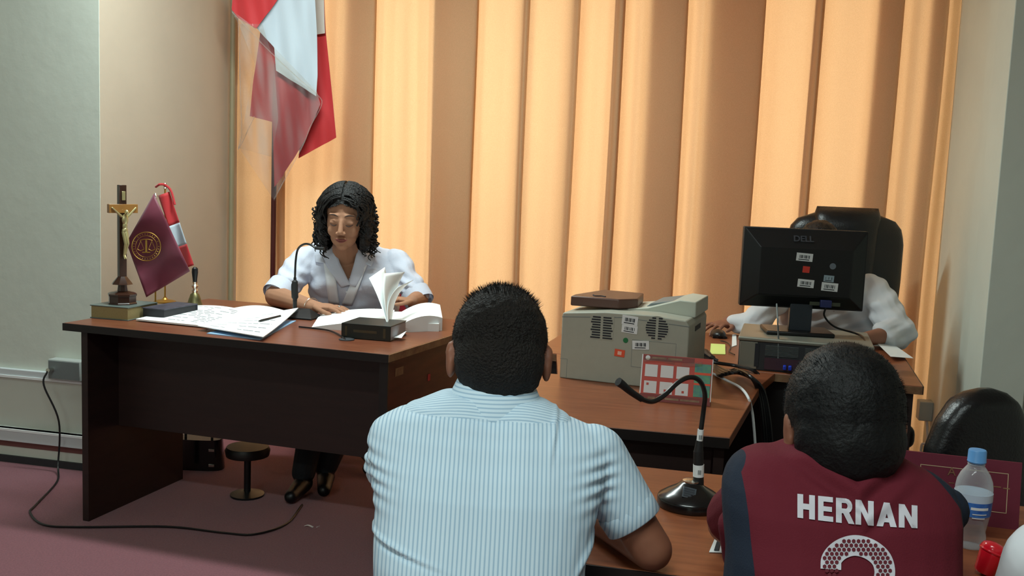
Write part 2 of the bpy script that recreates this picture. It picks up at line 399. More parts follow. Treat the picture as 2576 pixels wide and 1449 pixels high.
cu = mb.build('curtain', M_curtain, angle=180)
tag(cu, 'floor-length orange backlit curtain in deep folds across the window', 'curtain')
rail = MB(RM).box((.02, BC-.03, 2.72), (WR-.0, BC+.03, 2.76)).build('curtain_rail', M_paper, cu, bevel=.003)

# ------------------------------------------------------------------ left desk
DZ = .76
A = at(160, 812, DZ); B = at(977, 892, DZ)
DM, DW = frame(A, B)
DD = .88
desk = thing('desk', Matrix.Translation((0, 0, 0)) @ Matrix(DM) @ Matrix.Translation((0, 0, -DZ)), 'large dark reddish wooden office desk in front of the seated woman, at the left', 'desk')
sk = .07   # desk top right edge leans a little
top = [(0, 0), (DW, 0), (DW+sk, DD), (.02, DD)]
MB().prism(top, DZ-.026, DZ).build('tabletop', M_woodtop, desk, smooth=False, bevel=.002)
MB().box((-.002, -.004, DZ-.028), (DW+.002, .002, DZ-.001)).build('front_edge_band', M_edge, desk, smooth=False)
e = MB(); e.prism([(DW, -.002), (DW+.004, -.002), (DW+sk+.004, DD), (DW+sk, DD)], DZ-.026, DZ-.001); e.build('side_edge_band', M_edgeworn, desk, smooth=False)
lx = RI  # unused
pl = (Matrix(DM).inverted() @ at(198, 1320, 0)); 
sdp = (Matrix(DM).inverted() @ at(436, 1201, 0)).y
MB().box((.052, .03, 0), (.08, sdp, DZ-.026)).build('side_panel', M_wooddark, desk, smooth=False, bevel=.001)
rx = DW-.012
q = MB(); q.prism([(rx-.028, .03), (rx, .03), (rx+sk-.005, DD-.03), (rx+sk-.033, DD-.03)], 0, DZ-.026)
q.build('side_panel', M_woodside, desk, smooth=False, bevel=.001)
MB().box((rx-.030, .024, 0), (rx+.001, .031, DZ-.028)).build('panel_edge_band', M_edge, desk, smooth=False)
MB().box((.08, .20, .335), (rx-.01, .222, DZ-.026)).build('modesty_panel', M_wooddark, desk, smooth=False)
# stickers on the right side panel
sd = Vector((sk-.005, DD-.06, 0)).normalized()
def side_sticker(s_, z, w_, h_, m, nm='sticker'):
    p = Vector((rx+.0005, .03, 0))+sd*s_; nrm = Vector((sd.y, -sd.x, 0))
    o = MB().add([p+Vector((0, 0, z)), p+sd*w_+Vector((0, 0, z)), p+sd*w_+Vector((0, 0, z+h_)), p+Vector((0, 0, z+h_)),
                  p+nrm*.0012+Vector((0, 0, z)), p+nrm*.0012+sd*w_+Vector((0, 0, z)), p+nrm*.0012+sd*w_+Vector((0, 0, z+h_)), p+nrm*.0012+Vector((0, 0, z+h_))],
                 [(0, 1, 2, 3), (4, 7, 6, 5), (0, 4, 5, 1), (1, 5, 6, 2), (2, 6, 7, 3), (3, 7, 4, 0)]).build(nm, m, desk, smooth=False)
side_sticker(.05, .670, .055, .028, M_edgeworn); side_sticker(.50, .655, .06, .028, M_stick); side_sticker(.67, .70, .05, .035, M_edgeworn); side_sticker(.70, .635, .05, .03, M_stick)
side_sticker(.30, .610, .018, .025, mat('red_mark', (180, 50, 50), .7))

# ------------------------------------------------------------------ objects on the left desk
def dl(p): return desk.matrix_world.inverted() @ p
def sheetmb(c, z=0, curl=None, nu=14, nv=10, thick=.0012):
    """c: four corners front-left, front-right, back-right, back-left"""
    c = [Vector(p) for p in c]
    def fn(u, v):
        p = c[0]*(1-u)*(1-v)+c[1]*u*(1-v)+c[2]*u*v+c[3]*(1-u)*v
        return p+Vector((0, 0, z+(curl(u, v) if curl else 0)))
    return MB().grid(fn, nu, nv, thick)
def printed(parent, c, z, rows, curl, m=M_print, skip=.3, mar=.12):
    c = [Vector(p) for p in c]; q = MB()
    def pt(u, v): 
        p = c[0]*(1-u)*(1-v)+c[1]*u*(1-v)+c[2]*u*v+c[3]*(1-u)*v
        return p+Vector((0, 0, z+.0012+(curl(u, v) if curl else 0)))
    for r in range(rows):
        v = mar+(1-2*mar)*r/max(1, rows-1); u = mar
        while u < 1-mar:
            L = random.uniform(.04, .16)
            if random.random() > skip:
                u2 = min(1-mar, u+L); h = .010
                q.add([pt(u, v), pt(u2, v), pt(u2, v+h), pt(u, v+h)], [(0, 1, 2, 3)])
            u += L+.02
    if q.f: tag(q.build('print', m, parent, smooth=False), kind='stuff')
# law papers, left
def paper(px, z, label, curl=None, rows=0, cat='paper', name='paper_sheet', group=None, thick=.0012, m=M_paper):
    c = [at(x, y, z) for x, y in px]
    o = sheetmb(c, 0, curl, thick=thick).build(name, m); tag(o, label, cat, group)
    if rows: printed(o, c, 0, rows, curl)
    return o
c1 = lambda u, v: .012*math.sin(math.pi*u)*v+.006
paper([(342, 806), (520, 824), (640, 790), (484, 772)], DZ+.004, 'printed white sheets fanned out nearest the crucifix', c1, 12, name='document', thick=.006)
paper([(515, 818), (690, 812), (722, 783), (585, 775)], DZ+.008, 'blank white sheets lying between the fanned sheets and the microphone', lambda u, v: .018*math.sin(math.pi*u)*v, 0, name='document', thick=.004)
paper([(496, 822), (662, 850), (750, 790), (600, 803)], DZ+.014, 'white stapled document with a raised corner at the front edge of the left desk', lambda u, v: .004+.022*u*v*v, 6, name='document', thick=.003)
paper([(520, 838), (655, 853), (745, 806), (600, 815)], DZ+.003, 'blue-edged folder under the stapled document', None, 0, cat='folder', name='folder', thick=.005, m=mat('folder_blue', (150, 190, 225), .6))
# pen
pen = MB().tube([at(650, 808, DZ+.026), at(705, 795, DZ+.03)], lambda t_: .0045*(1 if t_ > .05 else .3), 8, sub=8).build('pen', M_black)
tag(pen, 'black pen lying on the white papers beside the microphone', 'pen')
# crucifix on books
a = at(226, 800, DZ); b = at(322, 808, DZ); BM, BL = frame(a, b)
def book(name, M, L, D, Hh, cover, label, pages=M_edgeworn, group=None):
    o = thing(name, M, label, 'book', group)
    MB().box((0, 0, 0), (L, D, .004)).box((0, 0, Hh-.004), (L, D, Hh)).box((0, D-.004, 0), (L, D, Hh)).build('cover', cover, o, bevel=.001)
    MB().box((.004, .004, .004), (L-.004, D-.004, Hh-.004)).build('pages', pages, o, smooth=False)
    return o
M_bookgrey = mat('grey_green_cover', (96, 108, 104), .35)
M_pagey = mat('yellowed_pages', (150, 136, 92), .8, vary=.2, vscale=200, stretch=(1, 1, 12))
BH = .052
book('book', BM, BL, .19, BH, M_bookgrey, 'closed grey-covered book with yellowed pages under the crucifix', M_pagey)
BM2 = BM @ Matrix.Translation((BL+.003, .08, 0)) @ Matrix.Rotation(R_(-4), 4, 'Z')
book('book', BM2, .105, .21, BH-.008, mat('worn_dark_cover', (66, 66, 78), .5, vary=.4, vscale=30), 'worn dark book with frayed cover beside the crucifix book', M_darkgrey)
cz = DZ+BH
cb = P(308, 770, (BM @ Vector((BL*.62, .09, 0))).y); cb.z = cz
CS = cb.y/F     # metres per pixel at the crucifix
cr = thing('crucifix', Matrix.Translation(cb) @ Matrix.Rotation(R_(50), 4, 'Z'), 'wooden crucifix with a gold figure on a turned stepped base', 'crucifix')
u_ = CS
MB().lathe([(36*u_, 0), (36*u_, 3*u_), (34*u_, 5*u_), (34*u_, 20*u_), (36*u_, 22*u_), (36*u_, 26*u_), (30*u_, 29*u_), (13*u_, 33*u_), (11*u_, 48*u_), (26*u_, 50*u_), (24*u_, 54*u_), (11*u_, 70*u_)], 8).build('base', M_crossdark, cr, angle=25)
MB().box((-10*u_, -6*u_, 68*u_), (9*u_, 6*u_, 300*u_)).build('upright', M_crossdark, cr, bevel=.001)
MB().box((-38*u_, -8.5*u_, 230*u_), (38*u_, 3*u_, 252*u_)).build('crossbar', M_crossgold, cr, bevel=.001)
MB().box((-4*u_, -8*u_, 262*u_), (5*u_, -6*u_, 284*u_)).build('title_plate', M_goldfig, cr, bevel=.0006)
def pt(x, y, z): return (x*u_, y*u_, z*u_)
fg = MB()
fg.cap(pt(-31, -10, 243), pt(-9, -13, 222), 2.2*u_, 3*u_, 8); fg.cap(pt(31, -10, 243), pt(9, -13, 222), 2.2*u_, 3*u_, 8)
fg.ell(pt(0, -15, 214), (8.5*u_, 5*u_, 14*u_), n=12, m=8); fg.ell(pt(0, -14, 198), (6.5*u_, 4.5*u_, 12*u_), n=12, m=8)
fg.ell(pt(0, -14, 186), (8*u_, 5.5*u_, 9*u_), n=12, m=8); fg.ell(pt(2, -19, 232), (5*u_, 5.5*u_, 7*u_), n=12, m=8)
for s_ in (-1, 1):
    fg.cap(pt(4*s_, -14, 182), pt(3.5*s_+2, -19, 154), 4.5*u_, 3.4*u_, 8); fg.cap(pt(3.5*s_+2, -19, 154), pt(1.5*s_, -11, 124), 3.2*u_, 2*u_, 8); fg.cap(pt(1.5*s_, -11, 124), pt(2*s_, -16, 116), 2*u_, 1.5*u_, 8)
fg.build('figure', M_goldfig, cr)
# small flags
def small_flag(base, hpx, s_, cloth, name, label, lean=0):
    o = thing('desk_flag', Matrix.Translation(base), label, 'flag', 'small flags standing on the left desk')
    MB().lathe([(27*s_, 0), (27*s_, 3*s_), (22*s_, 5*s_), (8*s_, 8*s_), (4*s_, 12*s_), (4*s_, 14*s_)], 24).build('base', M_gold, o, angle=30)
    MB().cyl((0, 0, 10*s_), (lean*s_, 0, hpx*s_), 2.2*s_, n=8).build('pole', M_gold, o)
    MB().lathe([(2*s_, 0), (5*s_, 2*s_), (3*s_, 5*s_), (5.5*s_, 10*s_), (3*s_, 15*s_), (.5*s_, 17*s_)], 12, (lean*s_, 0, hpx*s_-2*s_)).build('finial', M_chrome, o)
    return o
s1 = P(391, 750, 4.02); s1.z = DZ; sc1 = 4.02/F
f1 = small_flag(s1, 278, sc1, None, '', 'small burgundy desk flag with a round gold scales emblem')
def flagpt(px, py, y, base): return P(px, py, y)-base
# burgundy cloth: quad corners in the picture: top(387,487) left(322,600..) bottom(370,750) right(478,683)
fa, fb, fc, fd = (387, 487), (318, 610), (368, 748), (478, 682)
def burg(u, v):
    # u along top -> right, v towards lower left
    p = [fa[i]*(1-u)*(1-v)+fd[i]*u*(1-v)+fc[i]*u*v+fb[i]*(1-u)*v for i in (0, 1)]
    y = 4.0-.02*math.sin(math.pi*(u*.9+v*1.3))-.012*math.sin(9*u+2*v)
    return flagpt(p[0], p[1], y, s1)
fo = MB().grid(burg, 24, 20, .001).build('flag_cloth', M_burg, f1, angle=180)
def em(cx, cy, pts, w_=1.2, closed=False):
    """flat gold line work lying on the cloth; pts in pixels round the emblem centre"""
    vs = [P(cx+x, cy+y, 3.955)-s1 for x, y in pts]
    if closed: vs.append(vs[0])
    return MB().tube(vs, w_*sc1*.5, 5)
emb = MB()
ex, ey = 368, 620
def emadd(pts, w_=1.6, closed=False):
    vs = [P(ex+x, ey+y, 3.958)-s1 for x, y in pts]
    if closed: vs.append(vs[0])
    emb.tube(vs, w_*sc1*.5, 5)
emadd([(36*math.cos(t_*math.pi/20), 36*math.sin(t_*math.pi/20)) for t_ in range(40)], 2.4, True)
emadd([(27*math.cos(t_*math.pi/20), 27*math.sin(t_*math.pi/20)) for t_ in range(40)], 1.2, True)
for t_ in range(30):
    an = t_*2*math.pi/30
    if random.random() < .8: emadd([(30*math.cos(an), 30*math.sin(an)), (33*math.cos(an), 33*math.sin(an))], 1.8)
emadd([(-16, -15), (-6, -18), (6, -18), (16, -15)], 2.2); emadd([(-14, -14), (-22, 6)], 1); emadd([(-14, -14), (-6, 6)], 1); emadd([(14, -14), (22, 6)], 1); emadd([(14, -14), (6, 6)], 1)
emadd([(-22, 7), (-14, 11), (-6, 7)], 2.4); emadd([(6, 7), (14, 11), (22, 7)], 2.4); emadd([(0, -16), (0, 15)], 5); emadd([(-10, 15), (10, 15)], 3)
emb.build('emblem', M_gold, f1)
s2 = P(415, 748, 4.22); s2.z = DZ; sc2 = 4.22/F
f2 = small_flag(s2, 288, sc2, None, '', 'small red and white striped desk flag behind the burgundy one')
def strip(u, v, x0):
    # slanting narrow cloth, v from top to bottom
    ax, ay, bx, by = 412, 487, 474, 672
    L = (1-v)*14+v*14
    px = ax+(bx-ax)*v+(u-.5)*2*L; py = ay+(by-ay)*v-(u-.5)*10
    return flagpt(px, py, 4.2-.01*math.sin(5*v+4*u), s2)
for nm, v0, v1, m in (('red_band', 0, .42, M_red), ('white_band', .42, .71, M_white), ('red_band', .71, 1, M_red)):
    MB().grid(lambda u, v: strip(u, v0+(v1-v0)*v, 0), 8, 10, .0012).build(nm, m, f2, angle=180)
MB().tube([flagpt(392, 470, 4.2, s2), flagpt(402, 464, 4.18, s2), flagpt(416, 466, 4.2, s2), flagpt(430, 480, 4.2, s2), flagpt(440, 515, 4.19, s2)], 3*sc2, 6, sub=5).build('red_tassel_cord', M_red, f2)
# bell
bp = at(490, 774, DZ); sb = bp.y/F
bell = thing('hand_bell', bp, 'tarnished brass hand bell with dark wooden handle', 'bell')
MB().lathe([(23*sb, 0), (23*sb, 2*sb), (19*sb, 8*sb), (15*sb, 22*sb), (11*sb, 34*sb), (5*sb, 40*sb)], 28).build('body', M_brass, bell)
MB().lathe([(6*sb, 38*sb), (8*sb, 44*sb), (5*sb, 49*sb), (9*sb, 56*sb), (5*sb, 61*sb), (7*sb, 66*sb)], 16).build('ferrule', M_chrome, bell)
MB().lathe([(5*sb, 64*sb), (6*sb, 75*sb), (8*sb, 90*sb), (7.5*sb, 100*sb), (3*sb, 104*sb)], 16).build('handle', M_black, bell)
# desk microphone 1
mp = at(745, 800, DZ); MM, _ = frame(mp, mp+Vector((math.cos(R_(-14)), math.sin(R_(-14)), 0)))
sm = mp.y/F
mic = thing('desk_microphone', MM, 'black gooseneck microphone on the left desk in front of the woman', 'microphone')
MB().add([(-38*sm, -.035, 0), (52*sm, -.035, 0), (52*sm, .06, 0), (-38*sm, .06, 0), (-38*sm, -.035, .008), (52*sm, -.035, .008), (24*sm, .045, .036), (-14*sm, .045, .036), (52*sm, .06, .008), (-38*sm, .06, .008)],
         [(0, 1, 5, 4), (4, 5, 6, 7), (5, 1, 2, 8), (5, 8, 6), (9, 3, 0, 4), (9, 4, 7), (7, 6, 8, 9), (2, 3, 9, 8), (3, 2, 1, 0)]).build('base', M_blackm, mic, bevel=.002)
def mloc(px, py, y): return mic.matrix_world.inverted() @ P(px, py, y)
bpy.context.view_layer.update()
my = mp.y+.03
MB().tube([mloc(742, 788, my), mloc(742, 755, my)], .0085, 12).build('stem', M_black, mic)
MB().tube([mloc(742, 758, my), mloc(742, 748, my), mloc(741, 722, my), mloc(742, 708, my), mloc(742, 698, my)], lambda t_: (.009, .014, .014, .012, .006)[min(4, int(t_*4.99))], 14, sub=3).build('grip', M_blackm, mic)
MB().tube([mloc(742, 700, my), mloc(744, 655, my), mloc(750, 626, my), mloc(766, 614, my-.03), mloc(782, 616, my-.05), mloc(796, 626, my-.07)], .0045, 8, sub=6).build('gooseneck', M_black, mic)
MB().tube([mloc(794, 624, my-.07), mloc(816, 626, my-.09)], .0065, 10).build('capsule', M_blackm, mic)
g = at(872, 855, DZ)
gr = MB().lathe([(.028, 0), (.028, .003), (.02, .005), (.012, .002)], 24, g).build('cable_grommet', M_darkgrey); tag(gr, 'round dark cable grommet set in the left desk top', 'grommet')
cb1 = MB().tube([at(752, 822, DZ+.004), at(790, 826, DZ+.004), at(830, 832, DZ+.005), at(858, 845, DZ+.005), at(868, 854, DZ+.003)], .0032, 7, sub=6).build('microphone_cable', M_black)
tag(cb1, 'black cable from the microphone to the desk grommet', 'cable')
# thick dark law book
a = at(858, 850, DZ); b = at(982, 860, DZ); LM, LL = frame(a, b)
lb = thing('law_book', LM, 'thick dark green hardback law book lying in front of the open book', 'book')
LH = .055
M_lawc = mat('dark_green_cover', (30, 34, 30), .4)
MB().box((0, 0, 0), (LL, .005, LH)).box((0, 0, 0), (LL, .17, .004)).box((0, 0, LH-.004), (LL, .17, LH)).build('cover', M_lawc, lb, bevel=.0015)
MB().box((.005, .005, .004), (LL-.002, .165, LH-.004)).build('pages', mat('pages_grey', (165, 168, 176), .8), lb, smooth=False)
MB().box((LL*.25, -.0006, LH*.45), (LL*.72, .0, LH*.62)).box((LL*.85, -.0006, .01), (LL*.9, 0, LH-.01)).box((LL*.08, -.0006, .01), (LL*.12, 0, LH-.01)).build('spine_lettering', mat('dull_gilt', (70, 60, 38), .6), lb, smooth=False)
MB().grid(lambda u, v: (LL+.001+.03*u, .03+.05*v, .012+.018*u*v), 4, 4, .0008).build('page_tabs', M_paper, lb)
# open book with turning pages
ob = thing('open_book', at(950, 815, DZ), 'open thick book of white pages being leafed through by the woman', 'book')
def ol(p): return p-ob.location
def page_block(c, hmax, z0, prof):
    c = [ol(at(x, y, DZ)) for x, y in c]; q = MB()
    n = 12
    rs = []
    for i in range(n+1):
        u = i/n; f = c[0]*(1-u)+c[1]*u; bk = c[3]*(1-u)+c[2]*u; h = z0+hmax*prof(u)
        rs.append([f, bk, bk+Vector((0, 0, h)), f+Vector((0, 0, h))])
    return q.rings(rs)
page_block([(784, 827), (978, 838), (992, 800), (806, 792)], .030, .006, lambda u: math.sin(math.pi*min(1, u*.62))**1).build('left_pages', M_paper, ob, angle=60)
page_block([(980, 838), (1112, 832), (1106, 796), (990, 800)], .055, .006, lambda u: math.sin(math.pi*(1-u*.70)) if u > .0 else 0).build('right_pages', M_paper, ob, angle=60)
page_block([(960, 832), (1104, 834), (1100, 802), (975, 802)], .0, .03, lambda u: 0).build('lower_pages', M_paper, ob, angle=60)
sp0, sp1 = ol(at(978, 830, DZ+.03)), ol(at(985, 806, DZ+.03))
def flyer(tx, ty, tx2, ty2, y, bow):
    a0, a1 = sp0, sp1; t0, t1 = ol(P(tx, ty, y)), ol(P(tx2, ty2, y+.12))
    def fn(u, v):
        s_ = a0*(1-v)+a1*v; e_ = t0*(1-v)+t1*v
        return s_*(1-u)+e_*u+Vector((bow*math.sin(math.pi*u), 0, .015*math.sin(math.pi*u)))
    return MB().grid(fn, 12, 8, .0006)
flyer(928, 700, 968, 672, 3.72, .0).build('turning_page', M_paper, ob, angle=180)
flyer(966, 688, 1018, 684, 3.70, -.01).build('turning_page', M_paper, ob, angle=180)
flyer(1000, 722, 1040, 704, 3.74, -.02).build('turning_page', M_paper, ob, angle=180)

# ------------------------------------------------------------------ wall socket and floor cable
sz1, sz0 = wallz(160, 900), wallz(160, 950)
sa = roomab(140, 925, 0).x
so = thing('wall_socket', RM @ Matrix.Translation((sa, 0, 0)), 'grey surface socket box on the left wall with a plug in it', 'socket')
MB().box((0, -.05, sz0), (.16, 0, sz1)).build('box', M_sock, so, bevel=.004)
MB().box((.004, -.053, sz0+.006), (.156, -.05, sz1-.006)).build('face_plate', M_sockf, so, bevel=.001)
MB().cyl((.025, -.05, (sz0+sz1)/2), (.03, -.09, (sz0+sz1)/2+.004), .009, n=10).build('plug', M_chrome, so)
q0 = RM @ Vector((sa+.028, -.088, (sz0+sz1)/2))
fl = [q0, q0+Vector((-.012, -.01, -.06)), P(148, 1060, q0.y), P(146, 1170, q0.y), at(143, 1212, .006), at(90, 1270, .006), at(76, 1290, .006), at(110, 1320, .006), at(200, 1326, .006), at(420, 1325, .006), at(560, 1340, .006), at(640, 1344, .006), at(720, 1318, .006), at(760, 1270, .006)]
pc = MB().tube(fl, .0042, 8, sub=8).build('power_cable', M_black); tag(pc, 'black power cable looping from the wall socket across the carpet', 'cable')
# things under the left desk
hb = at(500, 1176, 0); bag = thing('handbag', hb, 'shiny black handbag on the carpet under the left desk', 'bag')
MB().rings([[Vector((sx*(.115-.01*z_)*c_, sy*.05*s_, z_*.14)) for (c_, s_) in [(math.copysign(abs(math.cos(t_))**.6, math.cos(t_)), math.copysign(abs(math.sin(t_))**.6, math.sin(t_))) for t_ in [k*math.pi/10 for k in range(20)]] for sx, sy in [(1, 1)]] for z_ in (0, .1, .4, .8, 1)]).build('body', mat('patent_black', (10, 14, 15), .15, coat=.6), bag)
for s_ in (.02, .09): MB().box((.06, -.052, s_), (.085, -.046, s_+.012)).build('buckle', M_chrome, bag, bevel=.001)
MB().tube([(-.06, 0, .13), (-.05, 0, .22), (.05, 0, .22), (.06, 0, .13)], .006, 8, sub=6).build('handle', M_black, bag)
st = at(622, 1246, 0); stl = thing('footstool', st, 'small round black footstool on one post under the left desk', 'stool')
MB().lathe([(.07, 0), (.07, .008), (.02, .02)], 20).build('foot', M_black, stl)
MB().cyl((0, 0, .015), (0, 0, .17), .014).build('post', M_black, stl)
MB().lathe([(.06, .168), (.088, .172), (.092, .195), (.085, .21), (.04, .215)], 28).build('seat', M_edge, stl)
lt = at(785, 1325, .001); q = MB()
q.grid(lambda u, v: (lt+Vector((-.03+.06*u, .012*(v-.5)*math.sin(3*u+.3), .002+.004*math.sin(7*u)))), 10, 3, .0008)
lit = q.build('paper_scrap', M_paper); tag(lit, 'tiny crumpled scrap of paper on the carpet before the desk', 'scrap')

# ------------------------------------------------------------------ clerk desk and printer table
PZ = DZ
c1a = at(1340, 884, DZ); c1b = at(2322, 972, DZ); KM, KL = frame(c1a, c1b)
kd = thing('clerk_desk', KM @ Matrix.Translation((0, 0, -DZ)), 'reddish wooden desk carrying the monitor and computer, by the right curtain edge', 'desk')
KI = (KM @ Matrix.Translation((0, 0, -DZ))).inverted()
KD = (KI @ at(2300, 878, DZ)).y
MB().prism([(0, 0), (KL, 0), (KL, KD), (0, KD)], DZ-.026, DZ).build('tabletop', M_woodorange, kd, smooth=False, bevel=.002)
MB().box((0, -.003, DZ-.027), (KL, .001, DZ-.003)).build('front_edge_band', M_edgeworn, kd, smooth=False)
MB().box((KL-.002, 0, DZ-.027), (KL+.003, KD, DZ-.001)).build('side_edge_band', M_edge, kd, smooth=False)
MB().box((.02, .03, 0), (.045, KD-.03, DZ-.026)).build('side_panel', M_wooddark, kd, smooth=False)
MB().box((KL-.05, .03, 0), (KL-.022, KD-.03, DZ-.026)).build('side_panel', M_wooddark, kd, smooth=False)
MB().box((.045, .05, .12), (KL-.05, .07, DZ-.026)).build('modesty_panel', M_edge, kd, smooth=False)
# printer table
pa = at(1200, 1045, PZ); pb = at(1836, 1101, PZ); TM, TL = frame(pa, pb)
TI = (TM @ Matrix.Translation((0, 0, -PZ))).inverted()
pr_ = TI @ at(1915, 968, PZ); pr2 = TI @ (kd.matrix_world if False else (KM @ Vector((0, -.006, 0))))
prb = TI @ (KM @ Vector(((KI @ at(1950, 936, DZ)).x, -.006, 0)))
nk1 = TI @ (KM @ Vector(((KI @ at(1400, 890, DZ)).x, -.006, 0))); nk2 = TI @ at(1403, 941, PZ); nk3 = TI @ at(1200, 924, PZ)
pt_ = thing('printer_table', TM @ Matrix.Translation((0, 0, -PZ)), 'reddish wooden side table carrying the printer and desk calendar', 'table')
MB().prism([(0, 0), (TL, 0), (pr_.x, pr_.y), (prb.x, prb.y), (nk1.x, nk1.y), (nk2.x, nk2.y), (nk3.x, nk3.y)], PZ-.026, PZ).build('tabletop', M_woodorange, pt_, smooth=False, bevel=.002)
MB().box((0, -.003, PZ-.027), (TL, .001, PZ-.002)).build('front_edge_band', M_edge, pt_, smooth=False)
MB().box((.05, .04, 0), (TL-.04, .062, PZ-.026)).build('front_panel', M_wooddark, pt_, smooth=False)
MB().box((.02, .03, 0), (.045, .50, PZ-.026)).build('side_panel', M_wooddark, pt_, smooth=False)
MB().box((TL-.035, .03, 0), (TL-.01, .5, PZ-.026)).build('side_panel', M_wooddark, pt_, smooth=False)

# printer
a = at(1407, 950, PZ); b = at(1724, 986, PZ); XM, XL = frame(a, b)
XI = XM.inverted()
sp = a.y/F
XD = .30; H0 = 165*sp; 
prn = thing('laser_printer', XM, 'putty-coloured laser printer with vented side beside the monitor', 'printer')
# body with sloping top: profile in x-z, extruded along y
prof = [(0, 0), (XL, 0), (XL, .202), (XL-.01, .218), (XL*.72, .226), (XL*.35, .224), (0.004, .211), (0, .205)]
def xprism(mb, prof, y0, y1):
    prof = [(x, z*.95) for x, z in prof]
    n = len(prof); mb.add([(x, y0, z) for x, z in prof]+[(x, y1, z) for x, z in prof], [tuple(range(n)), tuple(range(2*n-1, n-1, -1))]+[(i, n+i, n+(i+1) % n, (i+1) % n) for i in range(n)]); return mb
xprism(MB(), prof, 0, XD).build('body', M_printer, prn, bevel=.004)
# raised hood on the right and along the back
hood = [(XL*.40, .222), (XL-.008, .215), (XL, .217), (XL-.002, .265), (XL-.05, .268), (XL*.62, .236)]
xprism(MB(), hood, .10, XD+.02).build('hood', M_printerl, prn, bevel=.003)
xprism(MB(), [(XL*.55, .222), (XL*.80, .222), (XL*.84, .262), (XL*.62, .246)], .14, XD+.024).build('output_tray', M_grey, prn, bevel=.002)
xprism(MB(), [(0, .196), (XL*.5, .211), (XL, .200), (XL, .202), (XL*.5, .213), (0, .198)], -.001, .0).build('seam', M_grey, prn, smooth=False)
# vents
def vent(cx, cz_, r, sq):
    fr = MB(); 
    if sq: fr.box((cx-r-.002, -.0012, cz_-r-.002), (cx+r+.002, 0.0, cz_+r+.002))
    else: fr.add([(cx+(r+.003)*math.cos(k*math.pi/16), -.0012, cz_+(r+.003)*math.sin(k*math.pi/16)) for k in range(32)], [tuple(range(32))])
    g_ = fr.build('vent_grille', M_printer, prn, smooth=False)
    for k in range(9):
        z_ = cz_-r+r*2*(k+.5)/9; hw = r if sq else math.sqrt(max(0, r*r-(z_-cz_)**2))
        if sq: hw = r*(.9+.08*math.cos(k*2))
        s2_ = MB()
        for x0, x1 in ((-hw, -.004), (.004, hw)):
            if x1-x0 > .003: s2_.box((cx+x0, -.0026, z_-.0021), (cx+x1, -.0010, z_+.0021))
        if s2_.f: s2_.build('vent_slot', M_ink, g_, smooth=False)
def xl(px, py): 
    p = XI @ P(px, py, a.y); r = ray(px, py); n_ = XM.to_3x3() @ Vector((0, 1, 0)); t__ = (a-CAM).dot(n_)/r.dot(n_); return XI @ (CAM+r*t__)
v1 = xl(1514, 824); v2 = xl(1653, 826)
vent(v1.x, v1.z, 29*sp, True); vent(v2.x, v2.z, 28*sp, False)
def sticker(par, c, w_, h_, m, y=-.0014, lines=0, rot=0, nm='sticker', ink=M_ink):
    Rm = Matrix.Rotation(rot, 3, 'Y')
    s_ = MB().box((c[0]-w_/2, y-.0006, c[2]-h_/2), (c[0]+w_/2, y, c[2]+h_/2), Rm).build(nm, m, par, smooth=False)
    if lines:
        q_ = MB()
        for k in range(lines):
            x_ = c[0]-w_*.3+w_*.6*k/max(1, lines-1); q_.box((x_-w_*.015*(1+k % 3), y-.0010, c[2]-h_*.15), (x_+w_*.015, y-.0006, c[2]+h_*.25), Rm, c)
        q_.box((c[0]-w_*.36, y-.0010, c[2]-h_*.36), (c[0]+w_*.30, y-.0006, c[2]-h_*.26), Rm, c)
        q_.build('barcode', ink, s_, smooth=False)
    return s_
sticker(prn, xl(1585, 806), 40*sp, 23*sp, M_stick, lines=9, rot=R_(4)); sticker(prn, xl(1584, 828), 40*sp, 20*sp, M_stick, lines=7, rot=R_(4))
sticker(prn, xl(1612, 868), 42*sp, 22*sp, M_stick, lines=9, rot=R_(-4), y=-.0018)
sticker(prn, xl(1559, 888), 26*sp, 18*sp, M_orange, rot=R_(4)); sticker(prn, xl(1559, 888), 10*sp, 9*sp, mat('pale_orange', (240, 190, 170), .6), y=-.0021, rot=R_(4))
gc = xl(1574, 856); MB().lathe([(6.5*sp, 0), (6.5*sp, .001)], 20, (gc.x, -.0005, gc.z), (0, -1, 0)).build('green_dot', M_green, prn)
pq = MB(); x0, z0_ = xl(1590, 870).x, xl(1590, 905).z
for (xa, za, xb, zb) in ((x0, z0_+.06, x0+.13, z0_+.06), (x0, z0_-.02, x0, z0_+.06), (x0+.13, z0_-.02, x0+.13, z0_+.06), (x0, z0_-.02, x0+.13, z0_-.02), (0, .06, .022, .06), (.022, 0, .022, .06)):
    pq.box((xa-.0004, -.0008, min(za, zb)-.0004), (max(xa, xb)+.0004, 0, max(za, zb)+.0004))
pq.build('panel_seam', M_grey, prn, smooth=False)
MB().box((XL, .10, .165), (XL+.001, .19, .180)).build('side_grip', M_darkgrey, prn, smooth=False)
# brown folder on the printer
bx = MB(XM @ Matrix.Translation((.006, .06, .2155)) @ Matrix.Rotation(R_(4), 4, 'Z')).prism([(0, 0), (.15, 0), (.20, .05), (.19, .22), (.055, .24), (0, .05)], 0, .030).build('brown_case', mat('brown_case', (92, 62, 52), .4), bevel=.004)
tag(bx, 'flat brown case lying on top of the printer', 'case')
MB(XM @ Matrix.Translation((.06, .10, .2465))).tube([(0, .02, 0), (.012, 0, 0), (.03, .01, 0), (.045, 0, 0)], .0022, 6, sub=4).build('mark', M_ink, bx)
